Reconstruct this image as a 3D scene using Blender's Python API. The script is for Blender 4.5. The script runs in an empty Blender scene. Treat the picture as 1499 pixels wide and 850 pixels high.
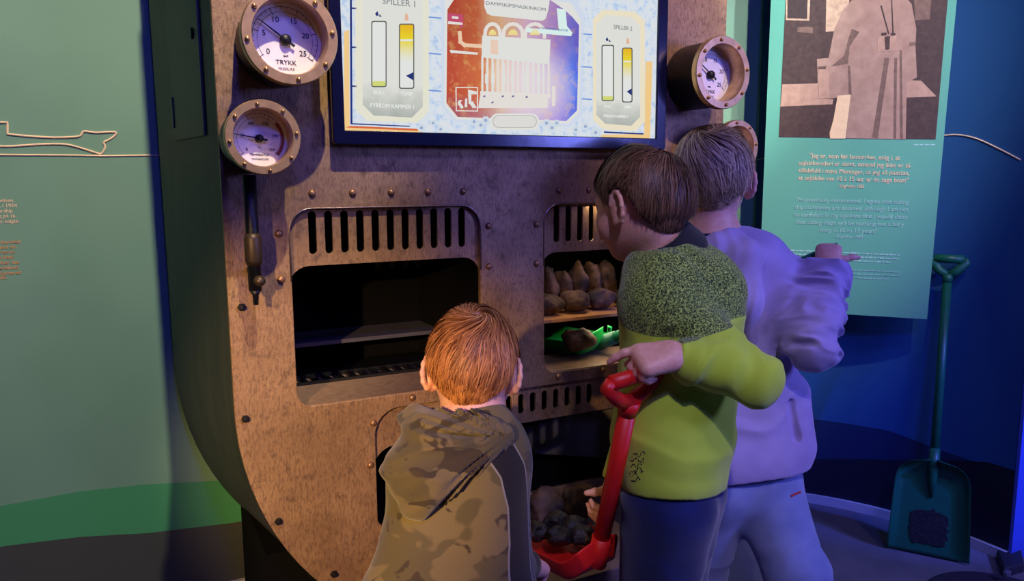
import bpy, math, random
import numpy as np
from mathutils import Vector, Matrix
random.seed(7); rng = np.random.default_rng(7)
SC = bpy.context.scene
COL = SC.collection

# ------------------------------------------------------------------ camera
CAM_F, CAM_YAW, CAM_PITCH, CAM_ROLL = 1121.65, .4832, .1415, -.0055
CAM_C = np.array([-.8716, -1.6565, 1.2])
_F = np.array([math.sin(CAM_YAW)*math.cos(CAM_PITCH), math.cos(CAM_YAW)*math.cos(CAM_PITCH), -math.sin(CAM_PITCH)])
_R0 = np.array([math.cos(CAM_YAW), -math.sin(CAM_YAW), 0.]); _U0 = np.cross(_R0, _F)
_R = math.cos(CAM_ROLL)*_R0 + math.sin(CAM_ROLL)*_U0
_U = -math.sin(CAM_ROLL)*_R0 + math.cos(CAM_ROLL)*_U0
cd = bpy.data.cameras.new('camera'); cam = bpy.data.objects.new('camera', cd); COL.objects.link(cam)
cd.sensor_width = 36; cd.lens = CAM_F*36/1499; cd.clip_start = .02
cam.matrix_world = Matrix([[_R[0], _U[0], -_F[0], CAM_C[0]], [_R[1], _U[1], -_F[1], CAM_C[1]],
                           [_R[2], _U[2], -_F[2], CAM_C[2]], [0, 0, 0, 1]])
SC.camera = cam

# ------------------------------------------------------------------ exposure, world, lights
SC.view_settings.view_transform = 'Standard'; SC.view_settings.look = 'None'
SC.view_settings.exposure = 0; SC.view_settings.gamma = 1; SC.view_settings.use_curve_mapping = False
wd = bpy.data.worlds.new('world'); SC.world = wd; wd.use_nodes = True
wd.node_tree.nodes['Background'].inputs[0].default_value = (.03, .045, .12, 1)
wd.node_tree.nodes['Background'].inputs[1].default_value = .10

def spot(name, loc, tgt, power, color, angle, blend=.5, size=.03):
    d = bpy.data.lights.new(name, 'SPOT'); d.energy = power; d.color = color
    d.spot_size = math.radians(angle); d.spot_blend = blend; d.shadow_soft_size = size
    o = bpy.data.objects.new(name, d); COL.objects.link(o); o.location = loc
    o.rotation_euler = (Vector(tgt)-Vector(loc)).to_track_quat('-Z', 'Y').to_euler()
    return o
def area(name, loc, tgt, power, color, size):
    d = bpy.data.lights.new(name, 'AREA'); d.energy = power; d.color = color; d.shape = 'DISK'; d.size = size
    o = bpy.data.objects.new(name, d); COL.objects.link(o); o.location = loc
    o.rotation_euler = (Vector(tgt)-Vector(loc)).to_track_quat('-Z', 'Y').to_euler()
    return o
spot('spot_gauge_side', (-.45, -1.3, 3.2), (-.90, .3, 1.2), 340, (1, .83, .56), 37, .6, .02)
spot('spot_warm_low', (-2.15, -2.45, 1.6), (-.46, -.05, .56), 560, (1, .62, .28), 23, .8, .03)
spot('spot_right_gauge', (.78, -1.6, 2.4), (.74, .1, 1.35), 85, (1, .72, .52), 34, .7, .02)
spot('spot_banner', (.55, -1.5, 2.9), (1.22, .2, 1.45), 230, (1, .96, .80), 36, .8, .03)
spot('spot_blue_end', (1.75, -2.0, 1.6), (1.63, -.37, .45), 160, (.03, .10, 1), 22, .6, .03)
area('wash_blue', (1.55, -2.2, 1.62), (.9, -.3, .8), 34, (.20, .22, 1), .55)
spot('spot_boys', (-.7, -2.3, 2.8), (.06, -.50, .78), 74, (1, .86, .64), 23, .8, .04)
area('wash_violet', (.5, -2.3, 2.9), (.3, 0, .9), 10, (.60, .46, 1), .3)
area('wash_blue_front', (-.8, -2.6, 2.9), (-.1, 0, 1.2), 30, (.09, .09, 1), .3)
spot('spot_wall_right', (1.02, -1.3, 2.7), (.93, .5, 1.55), 170, (.92, 1, 1), 26, .7, .03)

# ------------------------------------------------------------------ pixel -> point helpers (camera model above)
def ray(u, v):
    return (u-749.5)/CAM_F*_R - (v-425)/CAM_F*_U + _F
def at(u, v, z):
    return CAM_C + z*ray(u, v)
def at_y(u, v, y):
    d = ray(u, v); return CAM_C + (y-CAM_C[1])/d[1]*d
def at_z(u, v, z):
    d = ray(u, v); return CAM_C + (z-CAM_C[2])/d[2]*d
WALL_Y, ARC_C, ARC_R = .62, np.array([.66, -.30]), .92
def at_wall(u, v, off=0.):
    d = ray(u, v); t = (WALL_Y-off-CAM_C[1])/d[1]; p = CAM_C+t*d
    if p[0] < ARC_C[0]: return p
    o = CAM_C[:2]-ARC_C; a = d[:2]@d[:2]; b = 2*o@d[:2]; c = o@o-(ARC_R-off)**2
    t = (-b+math.sqrt(max(b*b-4*a*c, 0)))/(2*a); return CAM_C+t*d

# ------------------------------------------------------------------ materials
def lin(c):
    r = []
    for x in c[:3]:
        x = x/255.; r.append(x/12.92 if x <= .04045 else ((x+.055)/1.055)**2.4)
    return (*r, 1)
class NT:
    def __init__(s, name):
        s.m = bpy.data.materials.new(name); s.m.use_nodes = True; s.t = s.m.node_tree; s.t.nodes.clear()
        s.out = s.t.nodes.new('ShaderNodeOutputMaterial')
    def n(s, typ, **kw):
        nd = s.t.nodes.new('ShaderNode'+typ)
        for k, v in kw.items():
            if k.startswith('i_'):
                nd.inputs[int(k[2:]) if k[2:].isdigit() else k[2:]].default_value = v
            else: setattr(nd, k, v)
        return nd
    def l(s, a, b): s.t.links.new(a, b)
    def coord(s, scale=(1, 1, 1)):
        c = s.n('TexCoord'); m = s.n('Mapping'); m.inputs['Scale'].default_value = scale
        s.l(c.outputs['Object'], m.inputs['Vector']); return m.outputs[0]
    def noise(s, scale, detail=3, rough=.5, vec=None, dist=0):
        n = s.n('TexNoise'); n.inputs['Scale'].default_value = scale; n.inputs['Detail'].default_value = detail
        n.inputs['Roughness'].default_value = rough; n.inputs['Distortion'].default_value = dist
        s.l(vec if vec is not None else s.coord(), n.inputs['Vector']); return n.outputs['Fac']
    def ramp(s, fac, stops, interp='LINEAR'):
        r = s.n('ValToRGB'); cr = r.color_ramp; cr.interpolation = interp
        while len(cr.elements) < len(stops): cr.elements.new(.5)
        for e, (p, c) in zip(cr.elements, stops): e.position = p; e.color = c if len(c) == 4 else (*c, 1)
        s.l(fac, r.inputs[0]); return r.outputs[0]
    def math(s, op, a, b=None, clamp=False):
        n = s.n('Math', operation=op, use_clamp=clamp)
        for i, x in enumerate((a, b)):
            if x is None: continue
            if isinstance(x, (int, float)): n.inputs[i].default_value = x
            else: s.l(x, n.inputs[i])
        return n.outputs[0]
    def mix(s, fac, a, b, blend='MIX'):
        n = s.n('Mix', data_type='RGBA', blend_type=blend)
        for i, x in ((0, fac), (6, a), (7, b)):
            if isinstance(x, (int, float, tuple)): n.inputs[i].default_value = x
            else: s.l(x, n.inputs[i])
        return n.outputs[2]
    def attr(s, name): return s.n('Attribute', attribute_name=name).outputs['Fac']
    def done(s, color, rough=.6, metal=0., bump=None, bstr=.3, bdist=.002, spec=.5, sheen=0.):
        p = s.n('BsdfPrincipled')
        def put(k, x):
            if isinstance(x, (int, float, tuple)): p.inputs[k].default_value = x
            else: s.l(x, p.inputs[k])
        put('Base Color', color); put('Roughness', rough); put('Metallic', metal); put('Specular IOR Level', spec)
        if sheen: put('Sheen Weight', sheen)
        if bump is not None:
            b = s.n('Bump'); b.inputs['Strength'].default_value = bstr; b.inputs['Distance'].default_value = bdist
            s.l(bump, b.inputs['Height']); s.l(b.outputs[0], p.inputs['Normal'])
        s.l(p.outputs[0], s.out.inputs[0]); return s.m
    def emit(s, color, strength=1.):
        e = s.n('Emission')
        if isinstance(color, tuple): e.inputs[0].default_value = color
        else: s.l(color, e.inputs[0])
        e.inputs[1].default_value = strength; s.l(e.outputs[0], s.out.inputs[0]); return s.m
def plain(name, rgb, rough=.6, metal=0., var=.12, scale=40, bump=.15, spec=.5):
    m = NT(name); f = m.noise(scale, 4); c = lin(rgb)
    lo = tuple(x*(1-var) for x in c[:3])+(1,); hi = tuple(min(1, x*(1+var)) for x in c[:3])+(1,)
    return m.done(m.ramp(f, [(.3, lo), (.7, hi)]), rough, metal, f, bump, .001, spec)
_em = {}
def glow(rgb, s=1.):
    k = (rgb, s)
    if k not in _em: _em[k] = NT('screen_light').emit(lin(rgb), s)
    return _em[k]

def mat_rust():
    m = NT('weathered_iron')
    v = m.coord((1, 1, .30)); g = m.noise(260, 5, .65, v); big = m.noise(5, 4, .6); mid = m.noise(28, 5, .7)
    fine = m.noise(420, 2, .6)
    c = m.ramp(big, [(.30, lin((128, 98, 68))), (.5, lin((152, 120, 86))), (.72, lin((176, 142, 102)))])
    c = m.mix(m.ramp(g, [(.46, (0, 0, 0, 1)), (.66, (.75, .75, .75, 1))]), c, lin((104, 78, 60)))
    c = m.mix(m.ramp(mid, [(.54, (0, 0, 0, 1)), (.72, (.75, .75, .75, 1))]), c, lin((70, 52, 44)))
    h = m.math('ADD', m.math('MULTIPLY', g, .7), m.math('MULTIPLY', fine, .4))
    return m.done(c, m.ramp(mid, [(.3, (.42,)*3), (.7, (.62,)*3)]), .35, h, .55, .002)
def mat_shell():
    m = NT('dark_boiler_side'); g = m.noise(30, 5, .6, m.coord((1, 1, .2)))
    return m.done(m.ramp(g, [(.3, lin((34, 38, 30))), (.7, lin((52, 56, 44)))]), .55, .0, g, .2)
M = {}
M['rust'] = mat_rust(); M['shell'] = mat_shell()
M['cavity'] = plain('near_black', (12, 12, 13), .9, 0, .1, 40, .1, .05)  # even near-black base colour for cavities, pedestal and keyhole
M['shadedbrass'] = plain('shaded_brass', (66, 52, 36), .45, .5)  # brass darkened for the gauge's shadow over the pipe; shade is in the colour
M['sill'] = plain('worn_steel', (150, 122, 98), .5, .3, .2, 60)
M['brass'] = plain('aged_brass', (200, 158, 104), .32, .8, .2, 90)
M['bezel'] = plain('brushed_bezel', (206, 168, 118), .36, .7, .15, 60)
M['blackmetal'] = plain('black_metal', (22, 22, 24), .45, .3)
M['dial'] = plain('dial_white', (228, 224, 222), .6, 0, .04)
M['ink'] = plain('dial_ink', (22, 22, 34), .7)
M['greyink'] = plain('grey_ink', (120, 118, 125), .7)
M['redink'] = plain('red_ink', (150, 70, 60), .7)
def mat_glass():
    m = NT('gauge_glass'); a = m.n('BsdfTransparent'); b = m.n('BsdfGlossy'); b.inputs['Roughness'].default_value = .02
    mx = m.n('MixShader'); mx.inputs[0].default_value = .05
    m.l(a.outputs[0], mx.inputs[1]); m.l(b.outputs[0], mx.inputs[2]); m.l(mx.outputs[0], m.out.inputs[0]); return m.m
M['glass'] = mat_glass()
M['tvblack'] = plain('television_plastic', (12, 14, 46), .20, 0, .05)
M['red'] = plain('red_plastic', (214, 30, 22), .42, 0, .06)
M['green'] = plain('green_plastic', (18, 100, 70), .42, 0, .06)
M['brightgreen'] = plain('bright_green_plastic', (22, 168, 70), .42, 0, .06)
def mat_coal():
    m = NT('coal'); f = m.noise(60, 6, .7); g = m.noise(18, 3)
    return m.done(m.ramp(g, [(.35, lin((40, 30, 24))), (.65, lin((112, 84, 62)))]), .75, 0, f, .8, .004)
M['coal'] = mat_coal()
def mat_blackcoal():
    m = NT('black_coal'); f = m.noise(60, 6, .7)
    return m.done(m.ramp(f, [(.3, lin((14, 13, 14))), (.7, lin((38, 35, 36)))]), .5, 0, f, .8, .004)
M['blackcoal'] = mat_blackcoal()
M['cream'] = plain('cream_paint', (250, 216, 176), .7, 0, .03)
M['orangeprint'] = plain('orange_print', (225, 160, 95), .7, 0, .03)
M['whiteprint'] = plain('white_print', (235, 232, 222), .7, 0, .03)
M['lilacprint'] = plain('pale_print', (168, 214, 204), .7, 0, .03)
M['skirting'] = plain('white_skirting', (205, 200, 205), .5, 0, .04)

# ------------------------------------------------------------------ mesh helpers
def link(name, me, mat, parent=None, smooth=False):
    if mat is not None:
        for x in (mat if isinstance(mat, (list, tuple)) else [mat]): me.materials.append(x)
    if smooth: me.polygons.foreach_set('use_smooth', [True]*len(me.polygons))
    o = bpy.data.objects.new(name, me); COL.objects.link(o)
    if parent is not None:
        o.parent = parent; o.matrix_parent_inverse = Matrix.Translation(-Vector(parent.location)) if parent.rotation_euler.to_matrix() == Matrix.Identity(3) else parent.matrix_basis.inverted()
    return o
def mesh(name, V, Fc, mat, parent=None, smooth=False):
    me = bpy.data.meshes.new(name); me.from_pydata([tuple(map(float, v)) for v in V], [], [tuple(map(int, f)) for f in Fc]); me.update()
    return link(name, me, mat, parent, smooth)
def fastmesh(name, V, Q, mat, parent=None, smooth=True, attrs=None):
    me = bpy.data.meshes.new(name); V = np.asarray(V, np.float32); Q = np.asarray(Q, np.int32); k = Q.shape[1]
    me.vertices.add(len(V)); me.vertices.foreach_set('co', V.ravel())
    me.loops.add(Q.size); me.loops.foreach_set('vertex_index', Q.ravel())
    me.polygons.add(len(Q)); me.polygons.foreach_set('loop_start', np.arange(0, Q.size, k, dtype=np.int32))
    me.polygons.foreach_set('loop_total', np.full(len(Q), k, np.int32))
    me.update(calc_edges=True)
    for n, a in (attrs or {}).items():
        at_ = me.attributes.new(n, 'FLOAT', 'POINT'); at_.data.foreach_set('value', np.asarray(a, np.float32))
    return link(name, me, mat, parent, smooth)
def tag(o, label=None, cat=None, group=None, kind=None):
    if label: o['label'] = label
    if cat: o['category'] = cat
    if group: o['group'] = group
    if kind: o['kind'] = kind
    return o
def empty(name, loc, label=None, cat=None, group=None):
    o = bpy.data.objects.new(name, None); COL.objects.link(o); o.location = loc; o.empty_display_size = .05
    return tag(o, label, cat, group)
def basis(d, up=(0, 0, 1)):
    d = np.asarray(d, float); d = d/np.linalg.norm(d); up = np.asarray(up, float)
    if abs(d@up) > .98: up = np.array([1., 0, 0])
    x = np.cross(up, d); x /= np.linalg.norm(x); return x, np.cross(d, x), d
class MB:
    def __init__(s): s.V = []; s.F = []
    def add(s, V, Fc):
        b = len(s.V); s.V += [tuple(v) for v in V]; s.F += [tuple(i+b for i in f) for f in Fc]; return s
    def box(s, lo, hi, bev=0):
        (a, b, c), (d, e, f) = lo, hi
        V = [(x, y, z) for x in (a, d) for y in (b, e) for z in (c, f)]
        return s.add(V, [(0, 1, 3, 2), (4, 6, 7, 5), (0, 4, 5, 1), (2, 3, 7, 6), (0, 2, 6, 4), (1, 5, 7, 3)])
    def tube(s, pts, r, n=12, cap=True):
        pts = [np.asarray(p, float) for p in pts]; rr = r if hasattr(r, '__len__') else [r]*len(pts)
        V = []; Fc = []; prev = None
        for i, p in enumerate(pts):
            d = pts[min(i+1, len(pts)-1)]-pts[max(i-1, 0)]
            if prev is None: x, y, d = basis(d)
            else:
                d = d/np.linalg.norm(d); x = prev-(prev@d)*d; x /= np.linalg.norm(x); y = np.cross(d, x)
            prev = x
            V += [p+rr[i]*(math.cos(2*math.pi*k/n)*x+math.sin(2*math.pi*k/n)*y) for k in range(n)]
        for i in range(len(pts)-1):
            for k in range(n):
                a = i*n+k; b = i*n+(k+1) % n; Fc.append((a, b, b+n, a+n))
        if cap: Fc += [tuple(range(n))[::-1], tuple(range((len(pts)-1)*n, len(pts)*n))]
        return s.add(V, Fc)
    def lathe(s, c, prof, n=48, axis=(0, -1, 0)):
        x, y, d = basis(axis); c = np.asarray(c, float); V = []; Fc = []; m = len(prof)
        for k in range(n):
            a = 2*math.pi*k/n; e = math.cos(a)*x+math.sin(a)*y
            V += [c+r*e+h*d for r, h in prof]
        for k in range(n):
            for i in range(m-1):
                a = k*m+i; b = ((k+1) % n)*m+i; Fc.append((a, b, b+1, a+1))
        return s.add(V, Fc)
    def ball(s, c, r, n=10, m=6, sc=(1, 1, 1)):
        V = []; Fc = []
        for i in range(m+1):
            t = math.pi*i/m
            for k in range(n):
                a = 2*math.pi*k/n; V.append((c[0]+r*sc[0]*math.sin(t)*math.cos(a), c[1]+r*sc[1]*math.sin(t)*math.sin(a), c[2]+r*sc[2]*math.cos(t)))
        for i in range(m):
            for k in range(n): Fc.append((i*n+k, (i+1)*n+k, (i+1)*n+(k+1) % n, i*n+(k+1) % n))
        return s.add(V, Fc)
    def poly(s, pts): return s.add(pts, [tuple(range(len(pts)))])
    def build(s, name, mat, parent=None, smooth=False):
        return mesh(name, s.V, s.F, mat, parent, smooth)
def bevel(o, w, seg=2):
    m = o.modifiers.new('bevel', 'BEVEL'); m.width = w; m.segments = seg; m.limit_method = 'ANGLE'; return o
def rrect(x0, x1, z0, z1, r, n=6):
    """outline of a rectangle with corner radii r = (bl, br, tr, tl)"""
    if not hasattr(r, '__len__'): r = (r,)*4
    P = []
    for (cx, cz, a0, q) in ((x0+r[0], z0+r[0], 180, r[0]), (x1-r[1], z0+r[1], 270, r[1]), (x1-r[2], z1-r[2], 0, r[2]), (x0+r[3], z1-r[3], 90, r[3])):
        if q <= 0: P.append((cx, cz)); continue
        for i in range(n+1):
            a = math.radians(a0+90*i/n); P.append((cx+q*math.cos(a), cz+q*math.sin(a)))
    return P
def plate(name, outer, holes, y0, th, mat, parent=None, bev=.0):
    """flat plate in the x-z plane, front at y0, thickness th, with holes"""
    cu = bpy.data.curves.new(name, 'CURVE'); cu.dimensions = '2D'; cu.fill_mode = 'BOTH'; cu.extrude = th/2; cu.bevel_depth = bev; cu.bevel_resolution = 1
    for P in [outer]+holes:
        sp = cu.splines.new('POLY'); sp.points.add(len(P)-1); sp.use_cyclic_u = True
        for pt, (x, z) in zip(sp.points, P): pt.co = (x, z, 0, 1)
    o = bpy.data.objects.new('tmp', cu); COL.objects.link(o)
    dg = bpy.context.evaluated_depsgraph_get(); me = bpy.data.meshes.new_from_object(o.evaluated_get(dg))
    bpy.data.objects.remove(o); bpy.data.curves.remove(cu)
    me.transform(Matrix.Translation((0, y0+th/2, 0)) @ Matrix.Rotation(math.pi/2, 4, 'X'))
    me.materials.clear(); me.name = name
    return link(name, me, mat, parent)
def text_mesh(s, size, align='CENTER', ext=.0003):
    cu = bpy.data.curves.new('t', 'FONT'); cu.body = s; cu.size = size; cu.align_x = align; cu.align_y = 'CENTER'; cu.extrude = ext; cu.resolution_u = 3
    o = bpy.data.objects.new('tmp', cu); COL.objects.link(o)
    dg = bpy.context.evaluated_depsgraph_get(); me = bpy.data.meshes.new_from_object(o.evaluated_get(dg))
    bpy.data.objects.remove(o); bpy.data.curves.remove(cu); me.materials.clear(); return me
def put_text(name, s, loc, size, mat, parent, right=(1, 0, 0), up=(0, 0, 1), align='CENTER', width=None):
    me = text_mesh(s, size, align); x = Vector(right).normalized(); z = Vector(up).normalized(); n = x.cross(z)
    if width:
        xs = [v.co.x for v in me.vertices]; w = max(xs)-min(xs)
        me.transform(Matrix.Diagonal((width/w, 1, 1, 1)))
    me.transform(Matrix(((x[0], z[0], n[0], loc[0]), (x[1], z[1], n[1], loc[1]), (x[2], z[2], n[2], loc[2]), (0, 0, 0, 1))))
    return link(name, me, mat, parent)

# ------------------------------------------------------------------ setting: floor, curved wall, wall end
def mat_floor():
    m = NT('grey_carpet'); f = m.noise(300, 3, .7); g = m.noise(6, 2)
    return m.done(m.mix(m.ramp(g, [(.3, (0, 0, 0, 1)), (.7, (1, 1, 1, 1))]), lin((104, 100, 108)), lin((122, 116, 124))), .9, 0, f, .5, .003)
o = mesh('floor', [(-4, -4, 0), (5, -4, 0), (5, 3, 0), (-4, 3, 0)], [(0, 1, 2, 3)], mat_floor()); tag(o, kind='structure')

def wall_cols():
    pts = [(x, WALL_Y) for x in np.linspace(-2.6, ARC_C[0], 60)]
    for a in np.linspace(0, math.pi/2, 60)[1:]: pts.append((ARC_C[0]+ARC_R*math.sin(a), ARC_C[1]+ARC_R*math.cos(a)))
    for y in np.linspace(ARC_C[1], -.362, 4)[1:]: pts.append((ARC_C[0]+ARC_R, y))
    return np.array(pts)
WC = wall_cols(); WS = np.concatenate([[0], np.cumsum(np.linalg.norm(np.diff(WC, axis=0), axis=1))])
def wall_s(p):
    return WS[np.argmin(np.linalg.norm(WC-np.asarray(p)[:2], axis=1))]
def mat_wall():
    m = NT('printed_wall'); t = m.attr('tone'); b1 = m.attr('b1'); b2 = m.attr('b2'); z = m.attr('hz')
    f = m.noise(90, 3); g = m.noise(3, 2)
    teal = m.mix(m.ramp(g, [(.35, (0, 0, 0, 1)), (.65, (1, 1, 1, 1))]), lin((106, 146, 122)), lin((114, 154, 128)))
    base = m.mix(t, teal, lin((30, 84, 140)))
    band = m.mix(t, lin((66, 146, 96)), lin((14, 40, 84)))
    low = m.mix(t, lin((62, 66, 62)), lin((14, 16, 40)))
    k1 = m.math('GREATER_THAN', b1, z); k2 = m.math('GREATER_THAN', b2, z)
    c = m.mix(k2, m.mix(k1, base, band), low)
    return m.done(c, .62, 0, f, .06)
def build_wall():
    shade_edge = wall_s(at_wall(1107, 220))  # navy colour begins at the banner's shadow edge; the strip's shade is painted in
    L1 = [(wall_s(at_wall(u, v)), at_wall(u, v)[2]) for u, v in [(2, 740), (110, 720), (217, 708), (350, 700)]]
    L2 = [(wall_s(at_wall(u, v)), at_wall(u, v)[2]) for u, v in [(2, 800), (110, 787), (217, 780), (340, 765)]]
    R1 = [(wall_s(at_wall(u, v)), at_wall(u, v)[2]) for u, v in [(1180, 612), (1300, 630), (1380, 660), (1446, 682)]]
    R2 = [(wall_s(at_wall(u, v)), at_wall(u, v)[2]) for u, v in [(1180, 672), (1300, 673), (1446, 676)]]
    b1 = np.interp(WS, *zip(*(L1+R1))); b2 = np.interp(WS, *zip(*(L2+R2)))
    zs = np.linspace(0, 2.9, 30); V = []; A = {'tone': [], 'b1': [], 'b2': [], 'hz': []}; Q = []
    # a doubled column at the painted shade edge keeps the colour change sharp
    i = np.searchsorted(WS, shade_edge); cols = list(range(len(WC)))
    P = [(WC[j], WS[j], 0. if WS[j] < shade_edge else 1., b1[j], b2[j]) for j in range(i)]
    q = WC[i-1]+(WC[i]-WC[i-1])*((shade_edge-WS[i-1])/(WS[i]-WS[i-1])); e = (WC[i]-WC[i-1])*1e-3
    P += [(q-e, shade_edge, 0., b1[i], b2[i]), (q, shade_edge, 1., b1[i], b2[i])]
    P += [(WC[j], WS[j], 1., b1[j], b2[j]) for j in range(i, len(WC)) if WS[j] > shade_edge+1e-4]
    n = len(zs)
    for (p, s, t, q1, q2) in P:
        for z in zs: V.append((p[0], p[1], z)); A['tone'].append(t); A['b1'].append(q1); A['b2'].append(q2); A['hz'].append(z)
    for c in range(len(P)-1):
        for r in range(n-1): Q.append((c*n+r, (c+1)*n+r, (c+1)*n+r+1, c*n+r+1))
    # thickness: an outer skin 8 cm behind
    b = len(V)
    for k, (p, s, t, q1, q2) in enumerate(P):
        d = P[min(k+1, len(P)-1)][0]-P[max(k-1, 0)][0]; nn = np.array([-d[1], d[0]]); nn /= np.linalg.norm(nn)
        for z in (0, 2.9): V.append((*(p+.08*nn), z)); A['tone'].append(t); A['b1'].append(q1); A['b2'].append(q2); A['hz'].append(z)
    for c in range(len(P)-1): Q.append((b+2*c, b+2*c+1, b+2*c+3, b+2*c+2)); Q.append((c*n+n-1, (c+1)*n+n-1, b+2*c+3, b+2*c+1))
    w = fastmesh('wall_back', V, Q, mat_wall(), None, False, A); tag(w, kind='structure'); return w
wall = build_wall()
# blue end face of the curved wall
ex = ARC_C[0]+ARC_R
o = MB().box((ex-.004, -.372, 0), (ex+.084, -.362, 2.9)).build('wall_right', plain('wall_end_paint', (70, 95, 205), .5, 0, .03)); tag(o, kind='structure')
# skirting round the curve
mb = MB()
pr = [(p, 0) for p in WC if True]
for k in range(len(WC)-1):
    a, b = WC[k], WC[k+1]; d = (b-a)/np.linalg.norm(b-a); nn = np.array([d[1], -d[0]])
    A0, B0 = a+.0005*nn, b+.0005*nn; A1, B1 = a+.014*nn, b+.014*nn
    mb.add([(*A0, 0), (*B0, 0), (*B1, 0), (*A1, 0), (*A0, .032), (*B0, .032), (*B1, .032), (*A1, .032)],
           [(0, 1, 2, 3), (7, 6, 5, 4), (3, 2, 6, 7), (0, 4, 5, 1)])
o = mb.build('baseboard_back', M['skirting']); tag(o, kind='structure')
# wood-coloured wall seen past the end of the curved one
def mat_wood():
    m = NT('warm_wood'); g = m.noise(20, 4, .6, m.coord((1, 1, .1)))
    return m.done(m.ramp(g, [(.3, lin((120, 84, 60))), (.7, lin((150, 108, 78)))]), .5)
o = MB().box((2.9, -3.0, 0), (2.98, 2.5, 2.9)).build('wall_far', mat_wood()); tag(o, kind='structure')

# painted ship line, waterline and texts on the wall
def painted_line(name, pix, w, mat):
    P = []
    for (a, b) in zip(pix[:-1], pix[1:]):
        for t in np.linspace(0, 1, 7)[:-1]: P.append((a[0]+(b[0]-a[0])*t, a[1]+(b[1]-a[1])*t))
    P.append(pix[-1]); P = [at_wall(u, v, .0015) for u, v in P]
    mb = MB(); mb.tube(P, w, 6)
    return mb.build(name, mat, wall)
def smooth_pts(p, n=5):
    p = np.array(p, float); out = []
    for i in range(len(p)-1):
        p0, p1, p2, p3 = p[max(i-1, 0)], p[i], p[i+1], p[min(i+2, len(p)-1)]
        for t in np.linspace(0, 1, n, endpoint=False):
            out.append(.5*((2*p1)+(p2-p0)*t+(2*p0-5*p1+4*p2-p3)*t*t+(3*p1-p0-3*p2+p3)*t**3))
    out.append(p[-1]); return [tuple(x) for x in out]
painted_line('ship_outline', [(-30, 179), (11, 179), (11, 196), (30, 198)]+smooth_pts([(40, 199), (80, 201), (110, 200), (118, 198), (123, 192), (140, 194), (168, 193), (168, 198), (160, 204), (152, 208), (154, 215), (150, 223), (146, 226)], 3), .0026, M['cream'])
painted_line('hull_wave_line', smooth_pts([(-30, 210), (5, 214), (60, 211), (95, 211), (120, 217), (148, 226)], 4), .0026, M['cream'])
painted_line('waterline', [(-40, 226), (100, 227), (150, 228), (230, 227), (420, 226)], .0022, M['cream'])
painted_line('waterline', smooth_pts([(1085, 238), (1106, 234), (1124, 231)], 3), .0012, M['cream'])
painted_line('waterline', smooth_pts([(1375, 199), (1400, 197), (1430, 203), (1465, 219), (1494, 234)], 4), .0026, M['cream'])
for (lines, v0, dv, mat) in (
        ([('chelsen,', 21), ('s, i 1924', 25), ('flytarship', 19), ('ng på så,', 24), ('pet solgte', 27)], 293, 7.6, M['cream']),
        ([('ers founded', 30), ('resident on', 24), ('commerce', 21), ('the fleet', 20), ('. After the', 28), ('specialised', 27), ('d chartered', 31), ('2005.', 11)], 353.5, 7.5, M['orangeprint'])):
    for i, (s, u) in enumerate(lines):
        p = at_wall(u, v0+i*dv, .0012)
        put_text('wall_text', s, p, .0125, mat, wall, align='RIGHT')

# ------------------------------------------------------------------ the boiler front
HW, ZC, YB = .663, .73, .55
boiler = empty('boiler_exhibit', (0, .3, 0), 'tall rounded rust-brown boiler front with oven openings, standing against the curved wall', 'boiler')
def outline(hw, n=48, top=2.1, zmin=.012):
    P = [(-hw, top)]; P += [(-hw, z) for z in np.linspace(top, ZC, 12)[1:-1]]
    P += [(-hw*math.cos(a), max(zmin, ZC-hw*math.sin(a))) for a in np.linspace(0, math.pi, n)]
    P += [(hw, z) for z in np.linspace(ZC, top, 12)[1:]]
    return P
OX0, OX1, OZ0, OZ1 = -.535, -.087, .71, 1.145
hL = rrect(OX0, OX1, OZ0, OZ1, (.038, .038, .05, .05)); hR = rrect(-OX1, -OX0, OZ0, OZ1, (.038, .038, .05, .05))
LX, LZ0, LZ1 = .363, .397, .682
hB = rrect(-LX, LX, LZ0, LZ1, (.02, .02, .062, .062))
plate('front_plate', outline(HW), [hL, hR, hB], 0, .012, M['rust'], boiler, .0015)
# side shell flaring to the back
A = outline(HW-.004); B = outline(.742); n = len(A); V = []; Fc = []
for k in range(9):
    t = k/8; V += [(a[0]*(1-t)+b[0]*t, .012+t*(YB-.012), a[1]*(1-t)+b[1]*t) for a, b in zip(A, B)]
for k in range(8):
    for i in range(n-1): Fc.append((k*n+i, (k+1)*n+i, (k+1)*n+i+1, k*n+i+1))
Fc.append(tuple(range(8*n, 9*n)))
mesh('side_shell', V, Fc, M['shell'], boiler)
MB().box((-.60, .10, .0), (.60, .5, .34)).build('pedestal', M['cavity'], boiler)
# vent plates set back in each recess
def slot(x, z0, z1, w): return rrect(x-w/2, x+w/2, z0, z1, w/2*.98, 5)
def vent_plate(x0, x1, zt, zo, r, slots, rt):
    """plate from opening top zo up to zt; lower side has the rounded opening corners"""
    P = [(x0, zo-r), (x0, zt)] if rt == 0 else [(x0, zo-r)]+[(x0+rt-rt*math.cos(a), zt-rt+rt*math.sin(a)) for a in np.linspace(0, math.pi/2, 7)]
    P += [(x1-rt+rt*math.sin(a), zt-rt+rt*math.cos(a)) for a in np.linspace(0, math.pi/2, 7)]+[(x1, zo-r)]
    P += [(x1-r+r*math.cos(a), zo-r+r*math.sin(a)) for a in np.linspace(0, math.pi/2, 7)][1:]
    P += [(x0+r-r*math.sin(a), zo-r+r*math.cos(a)) for a in np.linspace(0, math.pi/2, 7)][:-1]
    return plate('vent_plate', P, slots, .010, .006, M['rust'], boiler)
sl = [slot(-.483+.0352*k, 1.046, 1.139, .0172) for k in range(11)]
e = .003
vent_plate(OX0-e, OX1+e, OZ1+e, 1.021, .045, sl, .05)
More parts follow.
